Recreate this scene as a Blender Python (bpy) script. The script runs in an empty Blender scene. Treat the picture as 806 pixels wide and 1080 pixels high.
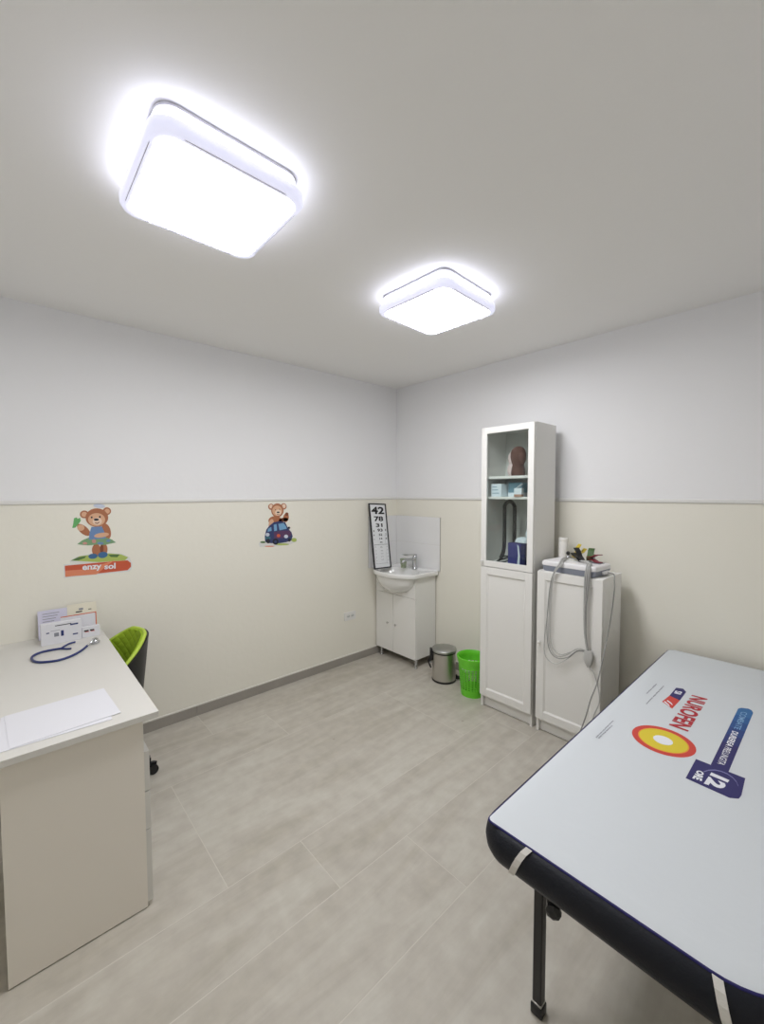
import bpy, bmesh, math, random
from mathutils import Vector, Matrix
random.seed(7)
S = bpy.context.scene
COL = S.collection
PI = math.pi
R = math.radians

# ------------------------------------------------------------------ camera
FPX = 435.18
PIT, ROLL, YAW = 0.0452, -0.0017, 2.4048
CAM = Vector((2.9776, -2.8973, 1.5568))
Fv = Vector((math.cos(YAW)*math.cos(PIT), math.sin(YAW)*math.cos(PIT), -math.sin(PIT)))
Rv = Fv.cross(Vector((0, 0, 1))).normalized(); Uv = Rv.cross(Fv)
Rr = Rv*math.cos(ROLL)+Uv*math.sin(ROLL); Ur = -Rv*math.sin(ROLL)+Uv*math.cos(ROLL)
cd = bpy.data.cameras.new('camera'); cam = bpy.data.objects.new('camera', cd); COL.objects.link(cam)
cd.sensor_fit = 'HORIZONTAL'; cd.sensor_width = 36; cd.lens = 36*FPX/806
cd.clip_start = 0.02; cd.clip_end = 60
m3 = Matrix((Rr, Ur, -Fv)).transposed()
cam.matrix_world = Matrix.Translation(CAM) @ m3.to_4x4()
S.camera = cam
def un(px, py, x=None, y=None, z=None):
    """measure: the point of a real plane (x=, y= or z=) seen at a photo pixel"""
    d = Fv+Rr*((px-403)/FPX)-Ur*((py-540)/FPX)
    if z is not None: t = (z-CAM.z)/d.z
    elif x is not None: t = (x-CAM.x)/d.x
    else: t = (y-CAM.y)/d.y
    return CAM+d*t

HC = 2.591   # ceiling height
DADO = 1.497

# ------------------------------------------------------------------ materials
def lin(c):
    return tuple((v/255/12.92 if v/255 <= .04045 else ((v/255+.055)/1.055)**2.4) for v in c)+(1,)
def mat(name, c, rough=.5, metal=0, spec=.5, bump=0, bscale=60, coat=0, var=0, vscale=4, emit=None, estr=0, trans=0):
    m = bpy.data.materials.new(name); m.use_nodes = True
    nt = m.node_tree; b = nt.nodes['Principled BSDF']
    b.inputs['Base Color'].default_value = lin(c)
    b.inputs['Roughness'].default_value = rough; b.inputs['Metallic'].default_value = metal
    b.inputs['Specular IOR Level'].default_value = spec
    if coat: b.inputs['Coat Weight'].default_value = coat; b.inputs['Coat Roughness'].default_value = .1
    if trans: b.inputs['Transmission Weight'].default_value = trans
    if emit: b.inputs['Emission Color'].default_value = lin(emit); b.inputs['Emission Strength'].default_value = estr
    tc = None
    if bump or var:
        tc = nt.nodes.new('ShaderNodeTexCoord')
    if bump:
        n = nt.nodes.new('ShaderNodeTexNoise'); n.inputs['Scale'].default_value = bscale; n.inputs['Detail'].default_value = 4
        bp = nt.nodes.new('ShaderNodeBump'); bp.inputs['Strength'].default_value = bump; bp.inputs['Distance'].default_value = .01
        nt.links.new(tc.outputs['Object'], n.inputs['Vector']); nt.links.new(n.outputs['Fac'], bp.inputs['Height'])
        nt.links.new(bp.outputs['Normal'], b.inputs['Normal'])
    if var:
        n = nt.nodes.new('ShaderNodeTexNoise'); n.inputs['Scale'].default_value = vscale; n.inputs['Detail'].default_value = 3
        mx = nt.nodes.new('ShaderNodeMix'); mx.data_type = 'RGBA'
        mx.inputs['A'].default_value = lin(tuple(max(0, v-var) for v in c)); mx.inputs['B'].default_value = lin(tuple(min(255, v+var) for v in c))
        nt.links.new(tc.outputs['Object'], n.inputs['Vector']); nt.links.new(n.outputs['Fac'], mx.inputs['Factor'])
        nt.links.new(mx.outputs['Result'], b.inputs['Base Color'])
    return m
def emat(name, c, s):
    m = bpy.data.materials.new(name); m.use_nodes = True; nt = m.node_tree; nt.nodes.clear()
    e = nt.nodes.new('ShaderNodeEmission'); e.inputs['Color'].default_value = lin(c); e.inputs['Strength'].default_value = s
    o = nt.nodes.new('ShaderNodeOutputMaterial'); nt.links.new(e.outputs[0], o.inputs[0]); return m
def glassmat(name, tint, gl=.1, ior=1.5):
    m = bpy.data.materials.new(name); m.use_nodes = True; nt = m.node_tree; nt.nodes.clear()
    t = nt.nodes.new('ShaderNodeBsdfTransparent'); t.inputs['Color'].default_value = lin(tint)
    g = nt.nodes.new('ShaderNodeBsdfGlossy'); g.inputs['Roughness'].default_value = .02
    lw = nt.nodes.new('ShaderNodeLayerWeight'); lw.inputs['Blend'].default_value = .5
    p = nt.nodes.new('ShaderNodeMath'); p.operation = 'POWER'; p.inputs[1].default_value = 4.5; nt.links.new(lw.outputs['Facing'], p.inputs[0])
    f = nt.nodes.new('ShaderNodeMath'); f.operation = 'MULTIPLY_ADD'; f.inputs[1].default_value = .8; f.inputs[2].default_value = .03; nt.links.new(p.outputs[0], f.inputs[0])
    x = nt.nodes.new('ShaderNodeMixShader'); o = nt.nodes.new('ShaderNodeOutputMaterial')
    nt.links.new(f.outputs[0], x.inputs[0]); nt.links.new(t.outputs[0], x.inputs[1]); nt.links.new(g.outputs[0], x.inputs[2]); nt.links.new(x.outputs[0], o.inputs[0])
    return m
M = {}
M['wall_up'] = mat('wall_paint_white', (243, 243, 244), .85, bump=.08, bscale=25)
M['wall_low'] = mat('wall_paint_cream', (240, 237, 225), .7, bump=.08, bscale=25)
M['ceil'] = mat('ceiling_paint', (250, 249, 247), .9, bump=.12, bscale=9)
M['rail'] = mat('dado_rail_white', (232, 231, 228), .45)
M['grout'] = mat('grout', (208, 203, 192), .9)
M['skirt'] = mat('skirting_tile', (158, 153, 145), .5, bump=.05, var=10, vscale=5)
M['trimwhite'] = mat('skirting_edge', (225, 222, 214), .5)
M['white'] = mat('white_foil', (236, 235, 231), .38)
M['whitedoor'] = mat('white_door_foil', (238, 237, 233), .33)
M['inner'] = mat('white_interior', (222, 223, 219), .5)
M['deskwhite'] = mat('desk_laminate', (218, 216, 210), .42)
M['deskside'] = mat('desk_side_laminate', (238, 232, 222), .5)
M['ceramic'] = mat('ceramic', (240, 240, 238), .12, coat=.6)
M['chrome'] = mat('chrome', (200, 202, 206), .12, metal=1)
M['steel'] = mat('brushed_steel', (200, 197, 192), .36, metal=1)
M['steelplate'] = mat('steel_lid', (176, 177, 174), .4, metal=1)
M['black'] = mat('black_plastic', (22, 22, 24), .45)
M['blackmetal'] = mat('black_metal', (26, 24, 26), .4)
M['blackvinyl'] = mat('black_vinyl', (15, 18, 28), .5, spec=.3, bump=.12, bscale=180)
M['cover'] = mat('bed_cover_fabric', (215, 220, 224), .75, bump=.35, bscale=7)
M['piping'] = mat('navy_piping', (34, 30, 96), .7)
M['elastic'] = mat('elastic_white', (215, 212, 206), .8, bump=.1, bscale=300)
M['green'] = mat('lime_fabric', (158, 196, 24), .8, bump=.15, bscale=300)
M['greenrim'] = mat('lime_piping', (190, 215, 80), .7)
M['greenplastic'] = mat('green_plastic', (112, 214, 52), .35)
M['chartblack'] = mat('chart_frame_black', (25, 25, 27), .5)
M['chartwhite'] = mat('chart_sheet', (236, 238, 240), .6)
M['ink'] = mat('black_ink', (28, 28, 30), .7)
M['inkgrey'] = mat('grey_ink', (140, 143, 152), .7)
M['tile'] = mat('splash_tile', (238, 238, 238), .12, coat=.3)
M['tilegrout'] = mat('splash_grout', (218, 216, 210), .8)
M['lampframe'] = mat('lamp_acrylic_frame', (226, 226, 240), .35, emit=(214, 216, 240), estr=.75)
M['lampplate'] = mat('lamp_base_plate', (212, 212, 218), .5)
M['lampline'] = mat('lamp_pinstripe', (200, 198, 200), .4)
M['diff'] = emat('lamp_diffuser_light', (252, 252, 255), 29.5)
M['band'] = emat('lamp_side_light', (240, 242, 255), 9.5)
M['paper'] = mat('paper', (227, 227, 232), .75)
M['ecgwhite'] = mat('device_white', (236, 235, 236), .4)
M['ecggrey'] = mat('device_grey', (134, 139, 152), .5)
M['cable'] = mat('grey_cable', (190, 190, 187), .5)
M['cabledark'] = mat('dark_grey_cable', (152, 152, 150), .5)
M['blue'] = mat('stethoscope_blue', (38, 52, 112), .4)
M['navy'] = mat('navy_print', (52, 48, 104), .75)
M['midblue'] = mat('blue_print', (44, 96, 158), .75)
M['red'] = mat('red_print', (208, 72, 62), .75)
M['redtext'] = mat('red_text_print', (182, 52, 62), .75)
M['yellow'] = mat('yellow_print', (226, 204, 58), .75)
M['printwhite'] = mat('white_print', (236, 238, 244), .75)
M['lavprint'] = mat('lavender_print', (128, 128, 176), .75)
M['glass'] = glassmat('cabinet_glass', (247, 250, 249))
M['tumbler'] = glassmat('tumbler_glass', (232, 236, 226), ior=1.45)
M['brown'] = mat('brown_plush', (92, 58, 48), .8, bump=.3, bscale=200, var=16, vscale=25)
M['palepink'] = mat('pale_plush', (226, 206, 204), .8)
M['bottlewhite'] = mat('bottle_white', (236, 234, 229), .45)
M['boxteal'] = mat('box_teal', (120, 160, 178), .6)
M['boxwhite'] = mat('box_white', (226, 236, 242), .6)
M['boxblue'] = mat('box_violet_blue', (66, 66, 132), .6)
M['boxnavy'] = mat('box_navy', (34, 38, 86), .6)
M['rubber'] = mat('black_rubber', (36, 35, 38), .6)
M['orange'] = mat('orange_print', (208, 108, 70), .7)
M['creamprint'] = mat('cream_print', (232, 226, 206), .7)
M['lilac'] = mat('lilac_print', (214, 212, 230), .7)
M['kraft'] = mat('kraft', (190, 150, 130), .7)

# floor tile material: streaked concrete, each tile its own pattern
def floormat():
    m = bpy.data.materials.new('concrete_look_tile'); m.use_nodes = True; nt = m.node_tree; b = nt.nodes['Principled BSDF']
    N = nt.nodes.new; L = nt.links.new
    tc = N('ShaderNodeTexCoord'); at = N('ShaderNodeAttribute'); at.attribute_name = 'tile_id'
    sep = N('ShaderNodeCombineXYZ'); L(at.outputs['Fac'], sep.inputs['X']); L(at.outputs['Fac'], sep.inputs['Y']); L(at.outputs['Fac'], sep.inputs['Z'])
    mp = N('ShaderNodeMapping'); mp.inputs['Scale'].default_value = (6.0, 1.0, 1); L(tc.outputs['Object'], mp.inputs['Vector'])
    add = N('ShaderNodeVectorMath'); add.operation = 'ADD'; L(mp.outputs[0], add.inputs[0]); L(sep.outputs[0], add.inputs[1])
    n1 = N('ShaderNodeTexNoise'); n1.inputs['Scale'].default_value = 1.3; n1.inputs['Detail'].default_value = 8; n1.inputs['Roughness'].default_value = .62; n1.inputs['Distortion'].default_value = .5
    L(add.outputs[0], n1.inputs['Vector'])
    r = N('ShaderNodeValToRGB'); L(n1.outputs['Fac'], r.inputs['Fac'])
    e = r.color_ramp.elements; e[0].position = .26; e[0].color = lin((176, 170, 156)); e[1].position = .68; e[1].color = lin((201, 197, 186))
    k = e.new(.47); k.color = lin((190, 184, 173))
    n2 = N('ShaderNodeTexNoise'); n2.inputs['Scale'].default_value = 14; n2.inputs['Detail'].default_value = 6; L(tc.outputs['Object'], n2.inputs['Vector'])
    mx = N('ShaderNodeMix'); mx.data_type = 'RGBA'; mx.blend_type = 'OVERLAY'; mx.inputs['Factor'].default_value = .2
    L(r.outputs['Color'], mx.inputs['A']); L(n2.outputs['Fac'], mx.inputs['B'])
    # small brown specks
    v = N('ShaderNodeTexVoronoi'); v.inputs['Scale'].default_value = 3.3; L(tc.outputs['Object'], v.inputs['Vector'])
    lt = N('ShaderNodeMath'); lt.operation = 'LESS_THAN'; lt.inputs[1].default_value = .028; L(v.outputs['Distance'], lt.inputs[0])
    sc = N('ShaderNodeMath'); sc.operation = 'MULTIPLY'; sc.inputs[1].default_value = .35; L(lt.outputs[0], sc.inputs[0])
    m2 = N('ShaderNodeMix'); m2.data_type = 'RGBA'; m2.inputs['B'].default_value = lin((120, 105, 88))
    L(sc.outputs[0], m2.inputs['Factor']); L(mx.outputs['Result'], m2.inputs['A']); L(m2.outputs['Result'], b.inputs['Base Color'])
    b.inputs['Roughness'].default_value = .42; b.inputs['Specular IOR Level'].default_value = .4
    bp = N('ShaderNodeBump'); bp.inputs['Strength'].default_value = .05; bp.inputs['Distance'].default_value = .01; L(n2.outputs['Fac'], bp.inputs['Height']); L(bp.outputs[0], b.inputs['Normal'])
    return m
M['floor'] = floormat()

M['yellowclamp'] = mat('yellow_clamp', (214, 190, 60), .5)

M['greenclamp'] = mat('green_clamp', (60, 92, 40), .5)

M['redclamp'] = mat('red_clamp', (132, 40, 56), .5)

M['orangeprint'] = mat('orange_ring_print', (232, 150, 60), .75)

for i, c in enumerate(((58, 112, 168), (48, 96, 156), (44, 82, 142), (46, 70, 130), (50, 60, 118))): M['bar%d' % i] = mat('blue_bar_print_'+'abcde'[i], c, .75)

M['bartext'] = mat('light_blue_print', (134, 176, 216), .75)

def quiltmat():
    m = mat('quilted_lime_fabric', (158, 190, 40), .85)
    nt = m.node_tree; N = nt.nodes.new; L = nt.links.new; b = nt.nodes['Principled BSDF']
    tc = N('ShaderNodeTexCoord'); sp = N('ShaderNodeSeparateXYZ'); L(tc.outputs['Object'], sp.inputs[0])
    def ma(op, a, c):
        x = N('ShaderNodeMath'); x.operation = op
        for i, v in enumerate((a, c)):
            if v is None: continue
            if isinstance(v, (int, float)): x.inputs[i].default_value = v
            else: L(v, x.inputs[i])
        return x.outputs[0]
    s = ma('MULTIPLY', ma('ARCTAN2', sp.outputs['X'], sp.outputs['Y']), .22)
    u = ma('SINE', ma('MULTIPLY', ma('ADD', s, sp.outputs['Z']), 58), None); v = ma('SINE', ma('MULTIPLY', ma('SUBTRACT', s, sp.outputs['Z']), 58), None)
    h = ma('MULTIPLY', ma('ABSOLUTE', u, None), ma('ABSOLUTE', v, None)); h = ma('POWER', h, .4)
    bp = N('ShaderNodeBump'); bp.inputs['Strength'].default_value = .55; bp.inputs['Distance'].default_value = .008; L(h, bp.inputs['Height']); L(bp.outputs[0], b.inputs['Normal'])
    return m
M['quilt'] = quiltmat()

# ------------------------------------------------------------------ mesh builder
class MB:
    """collects shapes into one mesh; mats are listed in order of first use"""
    def __init__(s): s.v = []; s.f = []; s.m = []; s.sm = []; s.mats = []
    def mi(s, name):
        if name not in s.mats: s.mats.append(name)
        return s.mats.index(name)
    def raw(s, verts, faces, m, T=None, smooth=False):
        o = len(s.v); i = s.mi(m)
        for p in verts:
            p = Vector(p)
            s.v.append(T @ p if T else p)
        for f in faces: s.f.append([o+k for k in f]); s.m.append(i); s.sm.append(smooth)
        return s
    def frombm(s, bm, m, T=None, smooth=False):
        bm.verts.ensure_lookup_table(); bm.verts.index_update()
        s.raw([v.co.copy() for v in bm.verts], [[v.index for v in f.verts] for f in bm.faces], m, T, smooth); bm.free(); return s
    def box(s, x0, x1, y0, y1, z0, z1, m, bev=.0015, T=None, seg=1):
        x0, x1 = sorted((x0, x1)); y0, y1 = sorted((y0, y1)); z0, z1 = sorted((z0, z1))
        bm = bmesh.new(); bmesh.ops.create_cube(bm, size=1)
        for v in bm.verts: v.co = Vector(((x0+x1)/2+v.co.x*(x1-x0), (y0+y1)/2+v.co.y*(y1-y0), (z0+z1)/2+v.co.z*(z1-z0)))
        if bev and bev < min(x1-x0, y1-y0, z1-z0)/2.05:
            bmesh.ops.bevel(bm, geom=bm.edges[:], offset=bev, segments=seg, affect='EDGES', profile=.5)
        return s.frombm(bm, m, T, smooth=seg > 1)
    def rings(s, rings, m, closed=True, cap0=True, cap1=True, T=None, smooth=True):
        n = len(rings[0]); vs = [p for r in rings for p in r]; fs = []
        for a in range(len(rings)-1):
            for k in range(n if closed else n-1):
                k2 = (k+1) % n
                fs.append([a*n+k, a*n+k2, (a+1)*n+k2, (a+1)*n+k])
        s.raw(vs, fs, m, T, smooth)
        if cap0: s.raw(rings[0], [list(range(n))[::-1]], m, T, False)
        if cap1: s.raw(rings[-1], [list(range(n))], m, T, False)
        return s
    def lathe(s, prof, m, c=(0, 0, 0), n=32, T=None, cap0=True, cap1=True, smooth=True):
        rr = [[Vector((c[0]+r*math.cos(2*PI*k/n), c[1]+r*math.sin(2*PI*k/n), c[2]+z)) for k in range(n)] for r, z in prof]
        return s.rings(rr, m, True, cap0, cap1, T, smooth)
    def ell(s, c, r, m, n=24, k=14, T=None):
        bm = bmesh.new(); bmesh.ops.create_uvsphere(bm, u_segments=n, v_segments=k, radius=1)
        for v in bm.verts: v.co = Vector((c[0]+v.co.x*r[0], c[1]+v.co.y*r[1], c[2]+v.co.z*r[2]))
        return s.frombm(bm, m, T, True)
    def tube(s, pts, r, m, n=10, cap=True, T=None, sub=0):
        pts = [Vector(p) for p in pts]; n0 = len(pts)
        if sub: pts = smooth_path(pts, sub)
        if isinstance(r, (list, tuple)) and sub:
            r = [r[min(i//sub, n0-1)]*(1-(i % sub)/sub)+r[min(i//sub+1, n0-1)]*(i % sub)/sub for i in range(len(pts))]
        rr = []; up = None
        for i, p in enumerate(pts):
            t = (pts[min(i+1, len(pts)-1)]-pts[max(i-1, 0)]).normalized()
            if up is None: up = Vector((0, 0, 1)) if abs(t.z) < .9 else Vector((1, 0, 0))
            a = t.cross(up).normalized(); up = a.cross(t).normalized()
            ri = r[i] if isinstance(r, (list, tuple)) else r
            rr.append([p+a*math.cos(2*PI*k/n)*ri+up*math.sin(2*PI*k/n)*ri for k in range(n)])
        return s.rings(rr, m, True, cap, cap, T, True)
    def cyl(s, a, b, r, m, n=20, T=None, r2=None):
        return s.tube([a, b], [r, r if r2 is None else r2], m, n, True, T)
    def prism(s, poly, z0, z1, m, T=None, smooth=False):
        """polygon in local XY, extruded along local z"""
        a = [Vector((p[0], p[1], z0)) for p in poly]; b = [Vector((p[0], p[1], z1)) for p in poly]
        area = sum(poly[i][0]*poly[(i+1) % len(poly)][1]-poly[(i+1) % len(poly)][0]*poly[i][1] for i in range(len(poly)))
        if area < 0: a.reverse(); b.reverse()
        return s.rings([a, b], m, True, True, True, T, smooth)
    def slab(s, pts, n, th, m):
        """polygon of world points, thickened along normal n"""
        n = Vector(n); a = [Vector(p) for p in pts]
        nn = sum(((a[i]-a[0]).cross(a[i+1]-a[0]) for i in range(1, len(a)-1)), Vector())
        if nn.dot(n) < 0: a.reverse()
        return s.rings([a, [p+n*th for p in a]], m, True, True, True, None, False)
    def build(s, name, parent=None, extra=None):
        org = Vector((0, 0, 0))
        me = bpy.data.meshes.new(name)
        root = parent
        while root is not None and root.parent is not None: root = root.parent
        if root is not None and not root.get('_local'): org = root.location.copy()
        me.from_pydata([p-org for p in s.v], [], s.f); me.update()
        for k in s.mats: me.materials.append(M[k])
        me.polygons.foreach_set('material_index', s.m); me.polygons.foreach_set('use_smooth', s.sm)
        me.update()
        if any(s.sm):
            try: me.set_sharp_from_angle(angle=R(50))
            except Exception: pass
        o = bpy.data.objects.new(name, me); COL.objects.link(o)
        if parent is not None: o.parent = parent
        return o
def smooth_path(P, sub):
    out = []
    n = len(P)
    for i in range(n-1):
        p0 = P[max(i-1, 0)]; p1 = P[i]; p2 = P[i+1]; p3 = P[min(i+2, n-1)]
        for k in range(sub):
            t = k/sub
            out.append(.5*((2*p1)+(p2-p0)*t+(2*p0-5*p1+4*p2-p3)*t*t+(3*p1-p0-3*p2+p3)*t**3))
    out.append(P[-1]); return out
def thing(name, label, cat, loc=(0, 0, 0), rz=0, group=None, local=False):
    o = bpy.data.objects.new(name, None); COL.objects.link(o); o.location = loc; o.rotation_euler = (0, 0, rz); o.empty_display_size = .1
    o['label'] = label; o['category'] = cat
    if group: o['group'] = group
    if local: o['_local'] = 1
    return o
def tag(o, label, cat, group=None, kind=None):
    o['label'] = label; o['category'] = cat
    if group: o['group'] = group
    if kind: o['kind'] = kind
    # move the origin of a single-mesh thing to its base centre
    me = o.data; xs = [v.co for v in me.vertices]
    c = Vector(((min(p.x for p in xs)+max(p.x for p in xs))/2, (min(p.y for p in xs)+max(p.y for p in xs))/2, min(p.z for p in xs)))
    me.transform(Matrix.Translation(-c)); o.location = c
    return o
def struct(o): o['kind'] = 'structure'; return o
def roundrect(x0, x1, y0, y1, r, n=6):
    """r may be a 4-list: (x1y1, x0y1, x0y0, x1y0)"""
    if not isinstance(r, (list, tuple)): r = [r]*4
    out = []
    for (cx, cy, a, rr) in ((x1-r[0], y1-r[0], 0, r[0]), (x0+r[1], y1-r[1], 90, r[1]), (x0+r[2], y0+r[2], 180, r[2]), (x1-r[3], y0+r[3], 270, r[3])):
        for k in range(n+1):
            t = R(a+90*k/n); out.append((cx+rr*math.cos(t), cy+rr*math.sin(t)))
    return out
def glyphs(txt, bold=0.0):
    """text as verts (normalised to a unit box) and faces"""
    cu = bpy.data.curves.new('t', 'FONT'); cu.body = txt; cu.size = 1; cu.offset = bold; cu.resolution_u = 3
    ob = bpy.data.objects.new('t', cu); COL.objects.link(ob)
    bpy.context.view_layer.update()
    dg = bpy.context.evaluated_depsgraph_get(); me = bpy.data.meshes.new_from_object(ob.evaluated_get(dg))
    vs = [v.co.copy() for v in me.vertices]; fs = [list(p.vertices) for p in me.polygons]
    bpy.data.objects.remove(ob); bpy.data.curves.remove(cu); bpy.data.meshes.remove(me)
    x0 = min(v.x for v in vs); x1 = max(v.x for v in vs); y0 = min(v.y for v in vs); y1 = max(v.y for v in vs)
    return [((v.x-x0)/(x1-x0), (v.y-y0)/(y1-y0)) for v in vs], fs
def text(mb, txt, m, bl, br, tl, tr, n, off, bold=0.0):
    """lay text into the quad of world points, raised by off along n"""
    vs, fs = glyphs(txt, bold); n = Vector(n)*off
    P = [bl*(1-u)*(1-v)+br*u*(1-v)+tl*(1-u)*v+tr*u*v+n for u, v in vs]
    mb.raw(P, fs, m)
def tbox(mb, txt, m, o, ud, vd, w, h, n, off, bold=0.0):
    """text centred in a w x h box about o with directions ud, vd"""
    o = Vector(o); ud = Vector(ud); vd = Vector(vd)
    a = o-ud*w/2-vd*h/2
    text(mb, txt, m, a, a+ud*w, a+vd*h, a+ud*w+vd*h, n, off, bold)

# ------------------------------------------------------------------ the room
X1, Y1 = 3.45, -3.56
def floor():
    mb = MB(); mb.box(-.1, X1+.1, Y1-.1, .1, -.12, -.0004, 'grout', 0)
    rows = [(0, .315, [-1.96]), (.315, .645, [-1.595]), (.645, 1.41, [-.765, -2.30]), (1.41, 1.71, [-1.972, -.47]), (1.71, 2.045, [-1.60, -.10]),
            (2.045, 2.80, [-.9, -2.42]), (2.80, 3.12, [-1.4, -2.9]), (3.12, X1, [-.6, -2.1])]
    g = .0014; ids = []
    nf0 = len(mb.f)
    for x0, x1, ys in rows:
        e = sorted(ys)
        while e[0] > Y1: e.insert(0, e[0]-1.52)
        while e[-1] < 0: e.append(e[-1]+1.52)
        for a, b in zip(e[:-1], e[1:]):
            a = max(a, Y1); b = min(b, 0)
            if b-a < .01: continue
            k = len(mb.f)
            mb.box(x0+g, x1-g, a+g, b-g, -.008, 0, 'floor', .0008)
            ids.append((k, len(mb.f), random.random()*40))
    o = mb.build('floor'); at = o.data.attributes.new('tile_id', 'FLOAT', 'FACE')
    vals = [0.0]*len(o.data.polygons)
    for a, b, v in ids:
        for i in range(a, b): vals[i] = v
    at.data.foreach_set('value', vals); struct(o)
floor()
struct(MB().box(-.1, X1+.1, Y1-.1, .1, HC, HC+.1, 'ceil', 0).build('ceiling'))
def wall(name, x0, x1, y0, y1):
    mb = MB(); mb.box(x0, x1, y0, y1, -.02, DADO, 'wall_low', 0); mb.box(x0, x1, y0, y1, DADO, HC+.02, 'wall_up', 0)
    struct(mb.build(name))
wall('wall_left', -.1, 0, Y1-.1, .1); wall('wall_back', 0, X1, 0, .1)
wall('wall_right', X1, X1+.1, Y1-.1, .1); wall('wall_front', 0, X1, Y1-.1, Y1)
# dado rails: a rounded white strip
def rail(name, a, b):
    a = Vector(a); b = Vector(b); d = (b-a).normalized(); n = Vector((d.y, -d.x, 0)) if True else None
    prof = [(0, 0), (.006, .001), (.009, .006), (.009, .018), (.006, .023), (0, .024)]
    mb = MB(); mb.rings([[p+n*u+Vector((0, 0, v)) for u, v in prof][::-1] for p in (a, b)], 'rail', True, True, True, None, False)
    struct(mb.build(name))
rail('trim_1', (0, Y1, DADO), (0, 0, DADO)); rail('trim_2', (0.0, 0, DADO), (X1, 0, DADO))
# tiled skirting with a pale top edge
def skirt(name, x0, x1, y0, y1, joints, axis):
    mb = MB(); e = joints
    for a, b in zip(e[:-1], e[1:]):
        if axis == 'y': mb.box(x0, x1, a+.001, b-.001, 0, .068, 'skirt', .001)
        else: mb.box(a+.001, b-.001, y0, y1, 0, .068, 'skirt', .001)
    if axis == 'y': mb.box(x0, x1+.002, y0, y1, .068, .077, 'trimwhite', .001)
    else: mb.box(x0, x1, y0-.002, y1, .068, .077, 'trimwhite', .001)
    struct(mb.build(name))
skirt('baseboard_left', 0, .009, Y1, 0, [Y1, -3.47, -1.96, -.46, 0], 'y')
skirt('baseboard_back', .009, X1, -.009, 0, [.009, .9, 2.4, X1], 'x')

# splash tiles behind the basin: two rows on each wall
def splash():
    mb = MB(); z0, z1, zm = .845, 1.336, 1.082
    mb.box(.0065, .572, -.0065, 0, z0, z1, 'tilegrout', 0)
    for a, b in ((.0085, .572),):
        for c, d in ((z0, zm-.001), (zm+.001, z1)): mb.box(a, b, -.0085, -.0005, c, d, 'tile', .001)
    tag(mb.build('splashback'), 'white glazed tile splashback behind the tap on the back wall', 'tiles')
    mb = MB(); mb.box(0, .0065, -.372, 0, z0, z1, 'tilegrout', 0)
    for c, d in ((z0, zm-.001), (zm+.001, z1)): mb.box(.0005, .0085, -.372, -.0085, c, d, 'tile', .001)
    tag(mb.build('splashback'), 'white glazed tile splashback on the left wall behind the eye chart', 'tiles')
splash()

# wall socket
def socket():
    y0, y1, z0, z1 = -.665, -.535, .395, .471
    t = thing('wall_socket', 'white double power socket low on the cream wall', 'socket', (0, (y0+y1)/2, z0))
    T = Matrix(((0, 0, 1, 0), (1, 0, 0, 0), (0, 1, 0, 0), (0, 0, 0, 1)))
    mb = MB(); mb.prism(roundrect(y0, y1, z0, z1, .01), 0.0, .009, 'white', T); mb.build('cover_plate', t)
    for yc in (-.622, -.576):
        mb = MB(); mb.lathe([(.0, .0085), (.019, .0085), (.019, .012), (.016, .0125), (.015, .010), (0, .010)], 'inner', n=20, T=Matrix.Translation((0, yc, .433)) @ Matrix(((0, 0, 1, 0), (1, 0, 0, 0), (0, 1, 0, 0), (0, 0, 0, 1))))
        for dz in (-.0065, .0065): mb.cyl((.0095, yc+dz, .433), (.0135, yc+dz, .433), .003, 'black', 10)
        mb.build('outlet', t)
socket()

# ------------------------------------------------------------------ ceiling lamps
def lamp(cx, cy, label, rz=0):
    t = thing('ceiling_lamp', label, 'ceiling light', (cx, cy, HC), rz, 'square ceiling lights', local=True)
    def sq(h, r, z): return [Vector((x, y, z)) for x, y in roundrect(-h, h, -h, h, r, 8)]
    mb = MB(); mb.rings([sq(.205, .045, 0), sq(.212, .05, -.003), sq(.212, .05, -.011), sq(.20, .045, -.012)], 'lampplate', smooth=False); mb.build('base_plate', t)
    mb = MB(); mb.rings([sq(.196, .045, -.012), sq(.196, .045, -.052)], 'band', cap0=False, cap1=False); mb.build('side_light', t)
    mb = MB(); mb.rings([sq(.195, .045, -.050), sq(.226, .055, -.050), sq(.232, .06, -.056), sq(.232, .06, -.078), sq(.226, .056, -.088), sq(.212, .05, -.091), sq(.208, .048, -.089), sq(.208, .048, -.070)], 'lampframe', cap0=True, cap1=False); mb.build('frame', t)
    mb = MB(); mb.rings([sq(.2078, .048, -.086), sq(.2078, .048, -.090), sq(.198, .042, -.0935)], 'diff', cap0=False); mb.build('diffuser', t)
    mb = MB()
    h = .2195
    for a, b, c, d in ((-.15, .15, h, h+.002), (-.15, .15, -h-.002, -h), (h, h+.002, -.15, .15), (-h-.002, -h, -.15, .15)):
        mb.box(a, b, c, d, -.0913, -.0885, 'lampline', 0)
    mb.build('pinstripe', t)
lamp(1.555, -2.365, 'large lit square ceiling light nearest the desk')
lamp(1.53, -1.19, 'lit square ceiling light farther back towards the room corner', R(2))

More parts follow.
